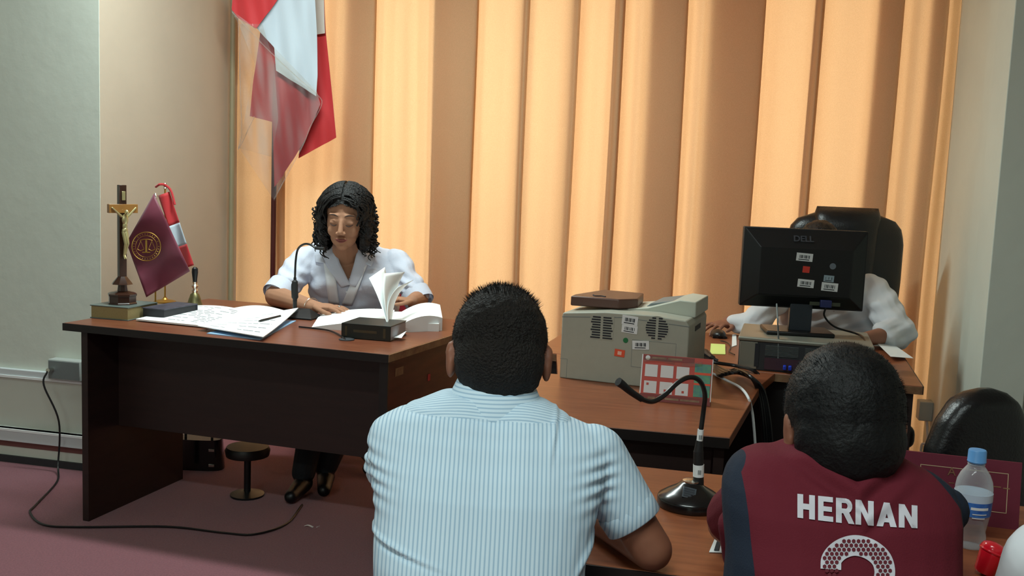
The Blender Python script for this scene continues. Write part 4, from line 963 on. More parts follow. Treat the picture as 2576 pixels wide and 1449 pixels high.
# ------------------------------------------------------------------ people
def organic(name, mb, voxel, smooth, mats, parent=None, matfn=None, post=None, cut=None):
    me = mb.mesh(name+'_raw')
    o = bpy.data.objects.new(name+'_raw', me); COL.objects.link(o)
    r = o.modifiers.new('r', 'REMESH'); r.mode = 'VOXEL'; r.voxel_size = voxel; r.use_smooth_shade = True
    s = o.modifiers.new('s', 'SMOOTH'); s.factor = .5; s.iterations = smooth
    bpy.context.view_layer.update()
    ev = bpy.data.meshes.new_from_object(o.evaluated_get(bpy.context.evaluated_depsgraph_get()))
    bpy.data.objects.remove(o); bpy.data.meshes.remove(me)
    n = len(ev.vertices); co = np.empty(n*3, dtype=np.float32); ev.vertices.foreach_get('co', co); co = co.reshape(-1, 3)
    if post is not None:
        no = np.empty(n*3, dtype=np.float32); ev.vertices.foreach_get('normal', no); no = no.reshape(-1, 3)
        co = post(co.astype(np.float64), no.astype(np.float64)).astype(np.float32); ev.vertices.foreach_set('co', co.ravel())
    if cut is not None:
        keep = cut(co); bm = bmesh.new(); bm.from_mesh(ev); bm.verts.ensure_lookup_table()
        bmesh.ops.delete(bm, geom=[bm.verts[i] for i in np.nonzero(~keep)[0]], context='VERTS'); bm.to_mesh(ev); bm.free()
    ev.materials.clear()
    mats = mats if isinstance(mats, (list, tuple)) else [mats]
    for m in mats: ev.materials.append(m)
    if matfn is not None:
        k = len(ev.polygons); c = np.empty(k*3, dtype=np.float32); ev.polygons.foreach_get('center', c); ev.polygons.foreach_set('material_index', matfn(c.reshape(-1, 3)).astype(np.int32))
    else: ev.polygons.foreach_set('material_index', np.zeros(len(ev.polygons), dtype=np.int32))
    ev.polygons.foreach_set('use_smooth', np.ones(len(ev.polygons), dtype=bool)); ev.update(); ev.name = name
    ob_ = bpy.data.objects.new(name, ev); COL.objects.link(ob_)
    if parent is not None: ob_.parent = parent
    return ob_
def head_prims(mb, M, k=1.0, ears=True, face=True):
    """face looks along local -Y; the head is .235*k tall"""
    R3 = M.to_3x3()
    def E(c, r): mb.ell(M @ (Vector(c)*k), tuple(q*k for q in r), R3, 24, 16)
    def Cc(a_, b_, r0, r1): mb.cap(M @ (Vector(a_)*k), M @ (Vector(b_)*k), r0*k, r1*k)
    E((0, .018, .03), (.075, .092, .086)); E((0, -.022, -.012), (.064, .066, .088)); E((0, -.032, -.066), (.050, .046, .046)); E((0, -.058, -.094), (.024, .022, .018))
    E((0, .0, -.055), (.058, .055, .045))
    if face:
        for s in (-1, 1):
            E((s*.032, -.060, -.034), (.024, .019, .026)); Cc((s*.015, -.0735, .030), (s*.042, -.064, .030), .0085, .007)
            E((s*.030, -.074, .004), (.015, .011, .0095)); E((s*.011, -.098, -.031), (.0085, .010, .007))
        Cc((0, -.082, .014), (0, -.104, -.024), .0075, .0105)
        E((0, -.090, -.0545), (.021, .009, .0052)); E((0, -.088, -.064), (.018, .009, .006))
    if ears:
        for s in (-1, 1):
            E((s*.079, .012, -.008), (.009, .019, .031)); E((s*.082, .020, .004), (.007, .013, .019))
def hand_prims(mb, M, side, k=1.0, curl=.35):
    R3 = M.to_3x3()
    mb.ell(M @ (Vector((0, .045, 0))*k), (.038*k, .048*k, .014*k), R3); mb.ell(M @ (Vector((0, .01, 0))*k), (.027*k, .03*k, .018*k), R3)
    for i, (x, L) in enumerate(((-.029, .060), (-.010, .076), (.010, .080), (.029, .072))):
        x = x*side; p = Vector((x, .082-abs(x)*.2, 0)); a_ = curl*.5; r0 = .0088
        sp_ = x*.9
        for j, fr in enumerate((.45, .32, .25)):
            q_ = p+Vector((sp_*fr, math.cos(a_)*L*fr, -math.sin(a_)*L*fr)); mb.cap(M @ (p*k), M @ (q_*k), r0*k, (r0-.0009)*k, 10); r0 -= .0009; p = q_; a_ += curl*.9
    p = Vector((.030*side, .018, -.002))
    for q_, r1 in ((Vector((.052*side, .040, -.006)), .011), (Vector((.062*side, .066, -.012)), .0095), (Vector((.060*side, .088, -.018)), .008)):
        mb.cap(M @ (p*k), M @ (q_*k), (r1+.001)*k, r1*k, 10); p = q_
def aim(p, d, up=(0, 0, 1)):
    y = Vector(d).normalized(); x = y.cross(Vector(up)).normalized(); z = x.cross(y)
    return Matrix(((x.x, y.x, z.x, p[0]), (x.y, y.y, z.y, p[1]), (x.z, y.z, z.z, p[2]), (0, 0, 0, 1)))
def lower_body(mb, hip, kneeY, k=1.0, w_=.085, dirv=Vector((0, 1, 0))):
    side = Vector((dirv.y, -dirv.x, 0))
    for s in (-1, 1):
        h = Vector(hip)+side*(s*w_); kn = h+dirv*(.42*k)+side*(s*.02)+Vector((0, 0, .03)); fo_ = kn+dirv*.03; fo_.z = .08
        mb.cap(h, kn, .085*k, .06*k); mb.cap(kn, fo_, .057*k, .038*k); mb.cap((fo_.x, fo_.y, .04), (fo_.x+dirv.x*.16, fo_.y+dirv.y*.16, .03), .038, .028)
def oval(c, hw_, dp, n=28, ex=.8, tilt=0.0):
    out = []
    for k in range(n):
        a_ = 2*math.pi*k/n; x = math.copysign(abs(math.cos(a_))**ex, math.cos(a_))*hw_; y = math.copysign(abs(math.sin(a_))**ex, math.sin(a_))*dp
        out.append(Vector(c)+Vector((x, y, tilt*x)))
    return out
def stool(x, y, h, label):
    o = thing('stool', (x, y, 0), label, 'stool')
    MB().lathe([(.15, h-.03), (.17, h-.025), (.17, h-.005), (.15, h)], 24).build('seat', M_leather, o)
    for k in range(4):
        a_ = math.pi/4+k*math.pi/2; MB().cyl((.11*math.cos(a_), .11*math.sin(a_), h-.03), (.16*math.cos(a_), .16*math.sin(a_), 0), .012, n=8).build('leg', M_chrome, o)
    return o

# ---- man in the striped shirt
def ringpx(py, l, r, yc, dp, ex=.8, dz=0):
    a_, b_ = P(l, py, yc), P(r, py, yc); c = (a_+b_)/2; return oval((c.x, yc+dp*.55, c.z), (b_.x-a_.x)/2, dp, ex=ex, tilt=-.035)
def torso_rings(rows): return [ringpx(*r) for r in rows]
m1rows = [(1700, 925, 1500, 1.36, .10), (1600, 930, 1490, 1.36, .10), (1449, 930, 1484, 1.38, .10), (1330, 932, 1502, 1.41, .10), (1250, 924, 1518, 1.43, .10), (1190, 912, 1532, 1.45, .095),
          (1150, 907, 1545, 1.465, .085), (1115, 914, 1548, 1.475, .075), (1090, 930, 1535, 1.485, .066), (1072, 958, 1500, 1.49, .062), (1052, 1000, 1452, 1.50, .058), (1030, 1050, 1418, 1.51, .052), (1006, 1105, 1375, 1.52, .046), (985, 1150, 1345, 1.525, .04)]
hk = Matrix.Translation(P(1255, 905, 1.60)) @ Matrix.Rotation(R_(-26), 4, 'X') @ Matrix.Rotation(R_(182), 4, 'Z')
mb = MB()
mb.rings([[Vector((c.x*.96+p.x*0+(p.x-c.x)*.9+c.x*.04, c.y+(p.y-c.y)*.9, p.z-.008)) for p in r for c in [sum(r, Vector())/len(r)]] for r in torso_rings(m1rows)])
head_prims(mb, hk, 1.0)
mb.cap(P(1250, 1020, 1.585), P(1254, 950, 1.595), .052, .048)
hip1 = Vector((P(1210, 1700, 1.30).x, 1.38, .53)); mb.ell(hip1, (.15, .12, .10)); lower_body(mb, hip1, 0)
sh1 = P(1492, 1150, 1.525); el1 = P(1638, 1392, 1.50); el1.z = max(el1.z, TZ+.034)
mb.cap(sh1, el1, .038, .034); wr1 = Vector((el1.x-.10, el1.y+.20, TZ+.03)); mb.cap(el1, wr1, .034, .025)
hand_prims(mb, aim(wr1, (-.5, .8, 0)), -1)
sh1l = P(985, 1160, 1.545); el1l = Vector((sh1l.x+.01, 1.70, TZ+.045)); mb.cap(sh1l, el1l, .036, .034); wr1l = Vector((el1l.x+.14, el1l.y+.15, TZ+.03)); mb.cap(el1l, wr1l, .036, .026); hand_prims(mb, aim(wr1l, (.5, .8, 0)), 1)
man = organic('person', mb, .005, 4, [M_skinm, M_trousers, M_shoe], matfn=lambda c: np.where((c[:, 2] < .66) & (c[:, 0] < 2), np.where(c[:, 2] < .07, 2, 1), 0))
tag(man, 'person seen from behind in a pale blue striped short-sleeved shirt, leaning on the front table', 'person')
tr = lambda r: r
SY = [0, 0]
zy = P(1250, 1074, 1.44).z
def wr_post(co, no):
    x, y, z = co[:, 0], co[:, 1], co[:, 2]
    d = np.zeros(len(co))
    # creases radiating from both armpits and soft undulation down the back
    pr_a = P(1520, 1210, 1.45); pl_a = P(920, 1200, 1.45)
    for (ax, az, sgn, amp) in ((pr_a.x, pr_a.z, 1, .0036), (pl_a.x, pl_a.z, -1, .0036)):
        dx = (x-ax)*-sgn; dz = z-az
        fall = np.exp(-((np.maximum(dx, 0)/.035)**2))*np.exp(-(dz/.045)**2)*np.exp(-(np.minimum(dx, 0)/.018)**2)
        d += amp*fall*np.sin(dz*270+dx*40+2*np.sin(dz*40))
    for (cx_, cz2, L, ang, w_, amp) in ((P(990, 1362, 1.4).x, P(990, 1362, 1.4).z, .055, -.25, .0035, .006), (P(1395, 1105, 1.45).x, P(1395, 1105, 1.45).z, .03, 1.4, .004, .004), (P(1480, 1400, 1.4).x, P(1480, 1400, 1.4).z, .03, 1.0, .005, .006)):
        u__ = (x-cx_)*math.cos(ang)+(z-cz2)*math.sin(ang); v__ = -(x-cx_)*math.sin(ang)+(z-cz2)*math.cos(ang)
        d += amp*np.exp(-(v__/w_)**2)*np.exp(-(u__/L)**2)-amp*.7*np.exp(-((v__+w_*1.6)/w_)**2)*np.exp(-(u__/L)**2)
    d += .002*np.sin(x*38+np.sin(z*9)*1.5)*np.clip((z-.8)*3, .2, 1)*(z < zy+.01)
    d += .0025*np.sin(z*21+x*12)
    # yoke seam
    sx = np.abs(z-(zy-.03*(x+.03)-0.0))
    d -= .0022*np.exp(-(sx/.0022)**2)
    # shallow spine hollow
    d -= .008*np.exp(-((x-P(1230, 1250, 1.44).x)/.035)**2)*np.exp(-((z-.97)/.12)**2)
    return co+no*d[:, None]
mb = MB(); mb.rings(torso_rings(m1rows[:-1]))
sht = P(1505, 1140, 1.525)
M_st = stripemat('striped_shirt', yoke=(zy, -.03, .03)); M_sh = stripemat('striped_yoke', True, .0062)
ax1 = (el1-sh1).normalized(); cutp = sh1.lerp(el1, .70)
mb.cap(sh1, el1.lerp(sh1, .06), .054, .043)
ax1l = (el1l-sh1l).normalized(); cutl = sh1l.lerp(el1l, .7); mb.cap(sh1l, el1l, .046, .046)
def scut(co):
    out = np.ones(len(co), bool)
    for c_, a_, r_ in ((cutp, ax1, .075), (cutl, ax1l, .07)):
        d = co-np.array(c_); t__ = d @ np.array(a_); rad = np.linalg.norm(d-t__[:, None]*np.array(a_), axis=1); out &= ~((t__ > 0) & (rad < r_) & (co[:, 1] > 1.445 if r_ == .07 else True))
    return out
shirt = organic('shirt', mb, .0036, 5, [M_st], man, post=wr_post, cut=scut)
so_ = shirt.modifiers.new('thickness', 'SOLIDIFY'); so_.thickness = .0025; so_.offset = -1
e1_ = ax1.cross(Vector((0, 1, 0))).normalized(); e2_ = ax1.cross(e1_)
rs = []
for t__, r_ in ((-.030, .0475), (-.026, .0490), (.001, .0480), (.003, .0460), (.001, .0445)):
    rs.append([cutp+ax1*t__+e1_*math.cos(2*math.pi*k/40)*r_+e2_*math.sin(2*math.pi*k/40)*r_ for k in range(40)])
MB().rings(rs, cap=False).build('sleeve_hem', stripemat('striped_sleeve', False, .0066), man, angle=60)
# collar
def collar(c0, hw_, dp, h, name, m, parent, lean=.0, th=.004, tilt=0.0, open_=0.0, drop=.010):
    n = 48; rs = []
    for k in range(n+1):
        a_ = -math.pi/2-math.pi+open_+(2*math.pi-2*open_)*k/n
        d = Vector((math.cos(a_), math.sin(a_), 0)); b_ = Vector(c0)+Vector((d.x*hw_, d.y*dp, tilt*d.x*hw_))
        o_ = Vector((d.x, d.y, 0))
        t_ = b_+Vector((0, 0, h))+o_*lean
        rs.append([b_, t_, t_+o_*th+Vector((0, 0, -.002)), b_+o_*(th+drop)-Vector((0, 0, drop))])
    return MB().rings(rs, cap=True).build(name, m, parent, angle=50)
cc = P(1248, 1024, 1.517); cc.y = 1.562
collar(cc, .063, .058, .030, 'collar', M_sh, man, lean=-.004, th=.006, tilt=-.12, drop=.016)
# hair
def hair_cap(name, hkm, k, m, parent, grow, cutf=None, vox=.004, extra=None, post=None):
    mb = MB(); R3 = hkm.to_3x3()
    for c, r in (((0, .018, .03), (.075, .092, .086)), ((0, .035, -.01), (.070, .072, .075))):
        mb.ell(hkm @ (Vector(c)*k), tuple((q+grow)*k for q in r), R3, 28, 18)
    if extra: extra(mb)
    inv = hkm.inverted()
    def cut(co):
        L_ = np.array([list(r) for r in inv.to_3x3()]); t_ = np.array(inv.translation); q_ = co @ L_.T+t_
        return cutf(q_/k)
    return organic(name, mb, vox, 3, m, parent, cut=cut if cutf else None, post=post)
def hnoise(amp, sc2):
    def f(co, no):
        d = np.array([mnoise.noise(Vector((float(c[0]*sc2), float(c[1]*sc2), float(c[2]*sc2)))) for c in co]); return co+no*(d*amp)[:, None]
    return f
M_cr = M_hairs
cf1 = lambda q: ~((q[:, 1] < -.035) & (q[:, 2] < .055)) & ~((np.abs(q[:, 0]) > .060) & (q[:, 2] < -.012) & (q[:, 1] < .03)) & (q[:, 2] > -.098)
hair1 = hair_cap('hair', hk, 1.0, M_cr, man, .0040, cf1, post=hnoise(.002, 90), extra=lambda mb: mb.ell(P(1256, 965, 1.585), (.055, .044, .040)))
def spikes(parent, hkm, k, nn, L, region, m, r=.0007, base=.008):
    mb = MB(); i = 0; R3 = hkm.to_3x3()
    while i < nn:
        d = Vector((random.gauss(0, 1), random.gauss(0, 1), random.gauss(0, 1))).normalized()
        if not region(d): continue
        p = hkm @ Vector(((.075+base)*d.x*k, (.018+(.092+base)*d.y)*k, (.03+(.086+base)*d.z)*k)); n_ = (R3 @ d).normalized()
        j_ = Vector((random.uniform(-1, 1), random.uniform(-1, 1), random.uniform(-.2, .6)))*.35
        e_ = n_.cross(Vector((.3, .2, .9))).normalized(); f_ = n_.cross(e_); t_ = p+(n_+j_)*L*random.uniform(.5, 1.1); b_ = p-n_*.006
        mb.add([b_+e_*r, b_-e_*r*.5+f_*r, b_-e_*r*.5-f_*r, t_], [(0, 1, 3), (1, 2, 3), (2, 0, 3)]); i += 1
    return tag(mb.build('hair_strands', m, parent, smooth=False), kind='stuff')
spikes(hair1, hk, 1.0, 2200, .010, lambda d: d.z > .6, M_cr, base=.003)
spikes(hair1, hk, 1.0, 3500, .004, lambda d: d.z <= .6 and d.y > -.2, M_cr, base=.003)
stool(hip1.x, hip1.y-.02, .44, 'low round stool under the person in the striped shirt')

# ---- person in the maroon jersey
hk2 = Matrix.Translation(P(2118, 1078, 1.47)) @ Matrix.Rotation(R_(-16), 4, 'X') @ Matrix.Rotation(R_(174), 4, 'Z')
m2rows = [(1750, 1830, 2440, 1.30, .10), (1600, 1835, 2450, 1.30, .10), (1449, 1846, 2448, 1.32, .10), (1380, 1842, 2452, 1.34, .10), (1310, 1838, 2456, 1.355, .095), (1260, 1838, 2446, 1.37, .085),
          (1220, 1845, 2425, 1.385, .075), (1190, 1858, 2385, 1.395, .066), (1165, 1880, 2330, 1.405, .06), (1150, 1915, 2290, 1.41, .055), (1142, 1960, 2240, 1.415, .05)]
mb = MB()
mb.rings([[Vector((c.x+(p.x-c.x)*.92, c.y+(p.y-c.y)*.9, p.z-.010)) for p in r for c in [sum(r, Vector())/len(r)]] for r in torso_rings(m2rows)])
head_prims(mb, hk2, 1.03)
mb.cap(P(2150, 1215, 1.47), P(2145, 1120, 1.47), .055, .052)
hip2 = Vector((P(2140, 1700, 1.24).x, 1.32, .53)); mb.ell(hip2, (.15, .12, .10)); lower_body(mb, hip2, 0)
AR = []
for s, sx in ((-1, 1906), (1, 2372)):
    s0 = P(sx, 1245+20*(s+1), 1.45); e0 = Vector((s0.x+s*.008, 1.60, TZ+.045)); AR.append((s0, e0)); mb.cap(s0, e0, .034, .030); w0_ = e0+Vector((-s*.12, .14, -.012)); mb.cap(e0, w0_, .034, .025); hand_prims(mb, aim(w0_, (-s*.5, .8, 0)), -s)
boy = organic('person', mb, .005, 4, [M_skinm, M_trousers, M_shoe], matfn=lambda c: np.where(c[:, 2] < .66, np.where(c[:, 2] < .07, 2, 1), 0))
tag(boy, 'person seen from behind in a maroon and navy jersey printed HERNAN, with thick black hair', 'person')
def jerseymat():
    m = bpy.data.materials.new('two_tone_jersey'); m.use_nodes = True; nt = m.node_tree; N = nt.nodes; L = nt.links; b = N['Principled BSDF']
    b.inputs['Roughness'].default_value = .85; b.inputs['Specular IOR Level'].default_value = .25
    tc = N.new('ShaderNodeTexCoord'); sp = N.new('ShaderNodeSeparateXYZ'); L.new(tc.outputs['Object'], sp.inputs[0])
    def mr(z0, z1, x0, x1):
        q_ = N.new('ShaderNodeMapRange'); q_.inputs[1].default_value = z0; q_.inputs[2].default_value = z1; q_.inputs[3].default_value = x0; q_.inputs[4].default_value = x1; L.new(sp.outputs[2], q_.inputs[0]); return q_.outputs[0]
    def op(o_, a_, b_):
        q_ = N.new('ShaderNodeMath'); q_.operation = o_
        for i_, v_ in enumerate((a_, b_)):
            if isinstance(v_, float): q_.inputs[i_].default_value = v_
            else: L.new(v_, q_.inputs[i_])
        return q_.outputs[0]
    JY = 1.37
    a_, b_, c_ = P(1915, 1145, JY), P(1874, 1200, JY), P(1890, 1449, 1.33)
    lf = op('ADD', mr(b_.z, a_.z, b_.x, a_.x), mr(c_.z, b_.z, c_.x-b_.x, 0.0))
    a2, b2, c2_ = P(2350, 1175, JY), P(2425, 1290, JY), P(2428, 1449, 1.33)
    rt = op('ADD', mr(b2.z, a2.z, b2.x, a2.x), mr(c2_.z, b2.z, c2_.x-b2.x, 0.0))
    lo = op('LESS_THAN', sp.outputs[0], lf); hi = op('GREATER_THAN', sp.outputs[0], rt)
    o3, o4 = P(1790, 1215, 1.45), P(1852, 1275, 1.45)
    out = op('LESS_THAN', sp.outputs[0], mr(o4.z, o3.z, o4.x, o3.x))
    out = op('MULTIPLY', out, op('GREATER_THAN', sp.outputs[1], 1.425))
    msk = op('SUBTRACT', op('ADD', lo, hi), out)
    mx = N.new('ShaderNodeMix'); mx.data_type = 'RGBA'; L.new(msk, mx.inputs[0]); mx.inputs[6].default_value = lin((98, 27, 40)); mx.inputs[7].default_value = lin((32, 40, 54)); L.new(mx.outputs[2], b.inputs['Base Color'])
    n2 = N.new('ShaderNodeTexNoise'); n2.inputs['Scale'].default_value = 420; bp = N.new('ShaderNodeBump'); bp.inputs['Strength'].default_value = .2; bp.inputs['Distance'].default_value = .003
    L.new(tc.outputs['Object'], n2.inputs['Vector']); L.new(n2.outputs[0], bp.inputs['Height']); L.new(bp.outputs[0], b.inputs['Normal'])
    return m
def jp(co, no):
    x, y, z = co[:, 0], co[:, 1], co[:, 2]; d = .002*np.sin(x*30+z*25)
    c = P(2150, 1215, 1.37); 
    for (az, amp, w_) in ((c.z-.008, .007, .010), (c.z-.040, .0045, .010), (c.z+.022, .004, .008)):
        ln = az-.55*(np.abs(x-c.x)**1.0)*-1+.0
        d += amp*np.exp(-((z-ln)/w_)**2)*np.exp(-((x-c.x)/.085)**2)-amp*np.exp(-((z-ln+w_*1.5)/w_)**2)*np.exp(-((x-c.x)/.085)**2)
    return co+no*d[:, None]
mb = MB(); mb.rings(torso_rings(m2rows))
mb.cap(AR[0][0]+Vector((.004, 0, 0)), AR[0][0].lerp(AR[0][1], .75), .045, .048); mb.cap(P(1846, 1322, 1.45), P(1862, 1400, 1.47), .026, .03); mb.cap(AR[1][0], AR[1][0].lerp(AR[1][1], .75), .040, .044)
jer = organic('jersey', mb, .0034, 6, [jerseymat()], boy, post=jp)
bpy.context.view_layer.update()
cc2 = P(2150, 1212, 1.44); cc2.y = 1.455
collar(cc2, .076, .060, .014, 'collar', M_jersey, boy, lean=-.006, th=.004, drop=.012)
# printing on the jersey: flat shapes laid on the cloth
jme = jer.data; bvh = BVHTree.FromPolygons([v.co[:] for v in jme.vertices], [p.vertices[:] for p in jme.polygons])
def lay(me, off):
    """me is drawn in picture pixels (x, -, y); drop every vertex on the cloth"""
    for v in me.vertices:
        r = ray(v.co.x, v.co.z).normalized(); h = bvh.ray_cast(CAM, r)
        v.co = (h[0]-r*off) if h[0] is not None else P(v.co.x, v.co.z, 1.36)
    me.update()
def fine(me, L):
    bm = bmesh.new(); bm.from_mesh(me); bmesh.ops.triangulate(bm, faces=bm.faces)
    for _ in range(6):
        es = [e_ for e_ in bm.edges if e_.calc_length() > L]
        if not es: break
        bmesh.ops.subdivide_edges(bm, edges=es, cuts=1); bmesh.ops.triangulate(bm, faces=bm.faces)
    bm.to_mesh(me); bm.free()
M_jprint = mat('jersey_print_white', (206, 204, 212), .75)
def letter(polys, x0, x1, name='letter'):
    mb = MB()
    for pl3 in polys:
        n_ = len(mb.v); mb.v += [(x0+(x1-x0)*u_, 0, 0) for u_, v_ in pl3]
        for i_, (u_, v_) in enumerate(pl3):
            px = x0+(x1-x0)*u_; k_ = (px-2006)/302; top_ = 1242+30*k_; bot_ = 1302+27*k_+4*math.sin(math.pi*k_)
            mb.v[n_+i_] = (px, 0, bot_+(top_-bot_)*v_)
        mb.f.append(tuple(range(n_, n_+len(pl3)))); mb.mi.append(0)
    o = mb.build(name, M_jprint, boy, smooth=False); fine(o.data, 7); lay(o.data, .0022); return o
Rb = lambda u0, v0, u1, v1: [(u0, v0), (u1, v0), (u1, v1), (u0, v1)]
LH_ = [Rb(0, 0, .33, 1), Rb(.67, 0, 1, 1), Rb(.33, .38, .67, .62)]
LE_ = [Rb(0, 0, .36, 1), Rb(.36, .79, .98, 1), Rb(.36, .40, .92, .60), Rb(.36, 0, 1, .21)]
arc = lambda cx_, cy_, rx, ry, a0, a1, n_=7: [(cx_+rx*math.cos(a0+(a1-a0)*i/n_), cy_+ry*math.sin(a0+(a1-a0)*i/n_)) for i in range(n_+1)]
def bowl():
    o_ = arc(.58, .70, .36, .30, -math.pi/2, math.pi/2); i_ = arc(.56, .70, .10, .11, -math.pi/2, math.pi/2); 
    return [[i_[k], o_[k], o_[k+1], i_[k+1]] for k in range(len(o_)-1)]
LR_ = [Rb(0, 0, .33, 1), Rb(.33, .81, .58, 1), Rb(.33, .40, .58, .59)]+bowl()+[[(.40, .42), (.72, 0), (1.06, 0), (.74, .46)]]
LN_ = [Rb(0, 0, .31, 1), Rb(.69, 0, 1, 1), [(.0, 1), (.31, 1), (1, 0), (.69, 0)]]
LA_ = [[(0, 0), (.32, 0), (.66, 1), (.36, 1)], [(.68, 0), (1, 0), (.64, 1), (.36, 1)], Rb(.24, .18, .76, .36)]
for shp, xa, xb in ((LH_, 2006, 2050), (LE_, 2058, 2096), (LR_, 2103, 2147), (LN_, 2152, 2198), (LA_, 2205, 2256), (LN_, 2261, 2308)): letter(shp, xa, xb)
cl = [(2090, 1432), (2093, 1405), (2116, 1382), (2152, 1372), (2192, 1384), (2220, 1412), (2224, 1455), (2196, 1505), (2150, 1560), (2110, 1600), (2230, 1605)]
cs = spline([Vector((a_, 0, b_)) for a_, b_ in cl], 8); hwN = 26
vs = []; fs = []
for i, p in enumerate(cs):
    t_ = (cs[min(i+1, len(cs)-1)]-cs[max(i-1, 0)]).normalized(); n_ = Vector((-t_.z, 0, t_.x)); vs += [p+n_*hwN, p-n_*hwN]
for i in range(len(cs)-1): fs.append((2*i, 2*i+1, 2*i+3, 2*i+2))
q = MB(); q.add(vs, fs); num = q.build('number', M_jprint, boy, smooth=False); fine(num.data, 8); lay(num.data, .0020)
hx = MB(); rr_ = 5.3; dx_ = 12.2; dy_ = 10.6; j = 0; zc = 1340
while zc < 1620:
    xc = 2050+(dx_/2 if j % 2 else 0)
    while xc < 2260:
        d_ = min(((p.x-xc)**2+(p.z-zc)**2)**.5 for p in cs)
        if d_ < hwN-rr_*1.35: hx.add([(xc+rr_*math.cos(math.pi/6+k*math.pi/3), 0, zc+rr_*math.sin(math.pi/6+k*math.pi/3)) for k in range(6)], [tuple(range(6))])
        xc += dx_
    zc += dy_; j += 1
hxo = tag(hx.build('honeycomb_pattern', M_jersey, boy, smooth=False), kind='stuff'); lay(hxo.data, .0032)
cf2 = lambda q: ~((q[:, 1] < -.040) & (q[:, 2] < .055)) & ~((np.abs(q[:, 0]) > .064) & (q[:, 2] < -.004) & (q[:, 1] < .042)) & (q[:, 2] > -.12)
M_h2 = mat('thick_black_hair', (8, 9, 10), .6, vary=.3, vscale=30, bump=.3, bscale=160, spec=.3)
hair2 = hair_cap('hair', hk2, 1.03, M_h2, boy, .011, cf2, post=hnoise(.0022, 45), extra=lambda mb: (mb.ell(P(2165, 1150, 1.46), (.062, .05, .038)), mb.ell(P(2100, 925, 1.48), (.05, .06, .03))))
spikes(hair2, hk2, 1.03, 3000, .0042, lambda d: d.z > -.3 and d.y > -.3, M_h2, r=.0009, base=.010)
stool(hip2.x, hip2.y-.02, .44, 'low round stool under the person in the maroon jersey')

# ---- third person, only a white sleeve in view
hk3 = Matrix.Translation((.92, 1.20, 1.20)) @ Matrix.Rotation(R_(-8), 4, 'X') @ Matrix.Rotation(R_(180), 4, 'Z')
x3 = P(2760, 1449, 1.15).x
hk3 = Matrix.Translation((x3+.16, 1.22, 1.16)) @ Matrix.Rotation(R_(-8), 4, 'X') @ Matrix.Rotation(R_(180), 4, 'Z')
def tors(mb, cx_, cy_, z0, z1, hw_, dp, g=0):
    mb.rings([oval((cx_, cy_, z0+(z1-z0)*t_), (hw_*f_)+g, dp*f2_+g) for t_, f_, f2_ in ((0, .85, 1), (.3, .85, 1), (.6, .95, 1), (.85, 1, .9), (.95, .8, .7), (1.0, .4, .5))])
mb = MB(); tors(mb, x3+.16, 1.12, .52, .99, .17, .10); head_prims(mb, hk3); mb.cap((x3+.16, 1.15, .97), (x3+.16, 1.2, 1.09), .055, .05)
hip3 = Vector((x3+.16, 1.10, .53)); mb.ell(hip3, (.15, .12, .10)); lower_body(mb, hip3, 0)
s3 = P(2650, 1425, 1.15); e3 = P(2610, 1580, 1.20)
mb.cap(s3, e3, .045, .036); mb.cap(e3, Vector((e3.x+.36, 1.50, TZ+.035)), .034, .025); hand_prims(mb, aim((e3.x+.36, 1.50, TZ+.03), (.3, .8, 0)), 1)
p3 = organic('person', mb, .008, 3, [M_skinm, M_trousers, M_shoe], matfn=lambda c: np.where(c[:, 2] < .66, np.where(c[:, 2] < .07, 2, 1), 0))
tag(p3, 'person at the right edge of the picture of whom only a white sleeve shows', 'person')
mb = MB(); tors(mb, x3+.16, 1.12, .55, 1.01, .17, .10, .010); mb.cap(s3, s3.lerp(e3, .75), .058, .062); mb.cap((x3+.27, 1.13, .93), (x3+.31, 1.22, .80), .055, .055)
organic('shirt', mb, .006, 4, M_wshirt, p3)
hair_cap('hair', hk3, 1.0, M_h2, p3, .008, cf1, vox=.006)
stool(hip3.x, hip3.y-.02, .44, 'low round stool under the person with the white sleeve')

# ---- woman
WY = 4.28
sw = WY/F
hkw = Matrix.Translation(P(868, 546, WY-.06)) @ Matrix.Rotation(R_(2), 4, 'Y') @ Matrix.Rotation(R_(17), 4, 'X') @ Matrix.Rotation(R_(1), 4, 'Z')
KW = 1.14
wrows = [(960, 770, 1015, 4.50, .13), (860, 772, 1005, 4.48, .13), (800, 778, 1000, 4.45, .13), (760, 780, 1003, 4.42, .13), (720, 778, 1008, 4.40, .135), (690, 770, 1012, 4.40, .125), (660, 760, 1012, 4.42, .11), (635, 765, 1000, 4.44, .095), (620, 785, 975, 4.45, .08), (610, 815, 940, 4.45, .07), (600, 840, 905, 4.45, .055)]
def ringc(py, l, r, yc, dp):
    a_, b_ = P(l, py, yc), P(r, py, yc); c = (a_+b_)/2; return oval((c.x, yc, c.z), (b_.x-a_.x)/2, dp, ex=.85, tilt=-.03)
def shrink(rs, f_): return [[Vector((c.x+(p.x-c.x)*f_, c.y+(p.y-c.y)*f_, p.z-.006)) for p in r for c in [sum(r, Vector())/len(r)]] for r in rs]
mb = MB(); wr = [ringc(*r) for r in wrows]
mb.rings(shrink(wr, .93)); head_prims(mb, hkw, KW, ears=False)
mb.cap(P(872, 655, 4.38), P(868, 600, 4.30), .064, .058); mb.ell(P(872, 660, 4.40), (.11, .06, .05))
hipw = Vector((P(890, 900, 4.5).x, 4.56, .55)); mb.ell(hipw, (.18, .14, .11))
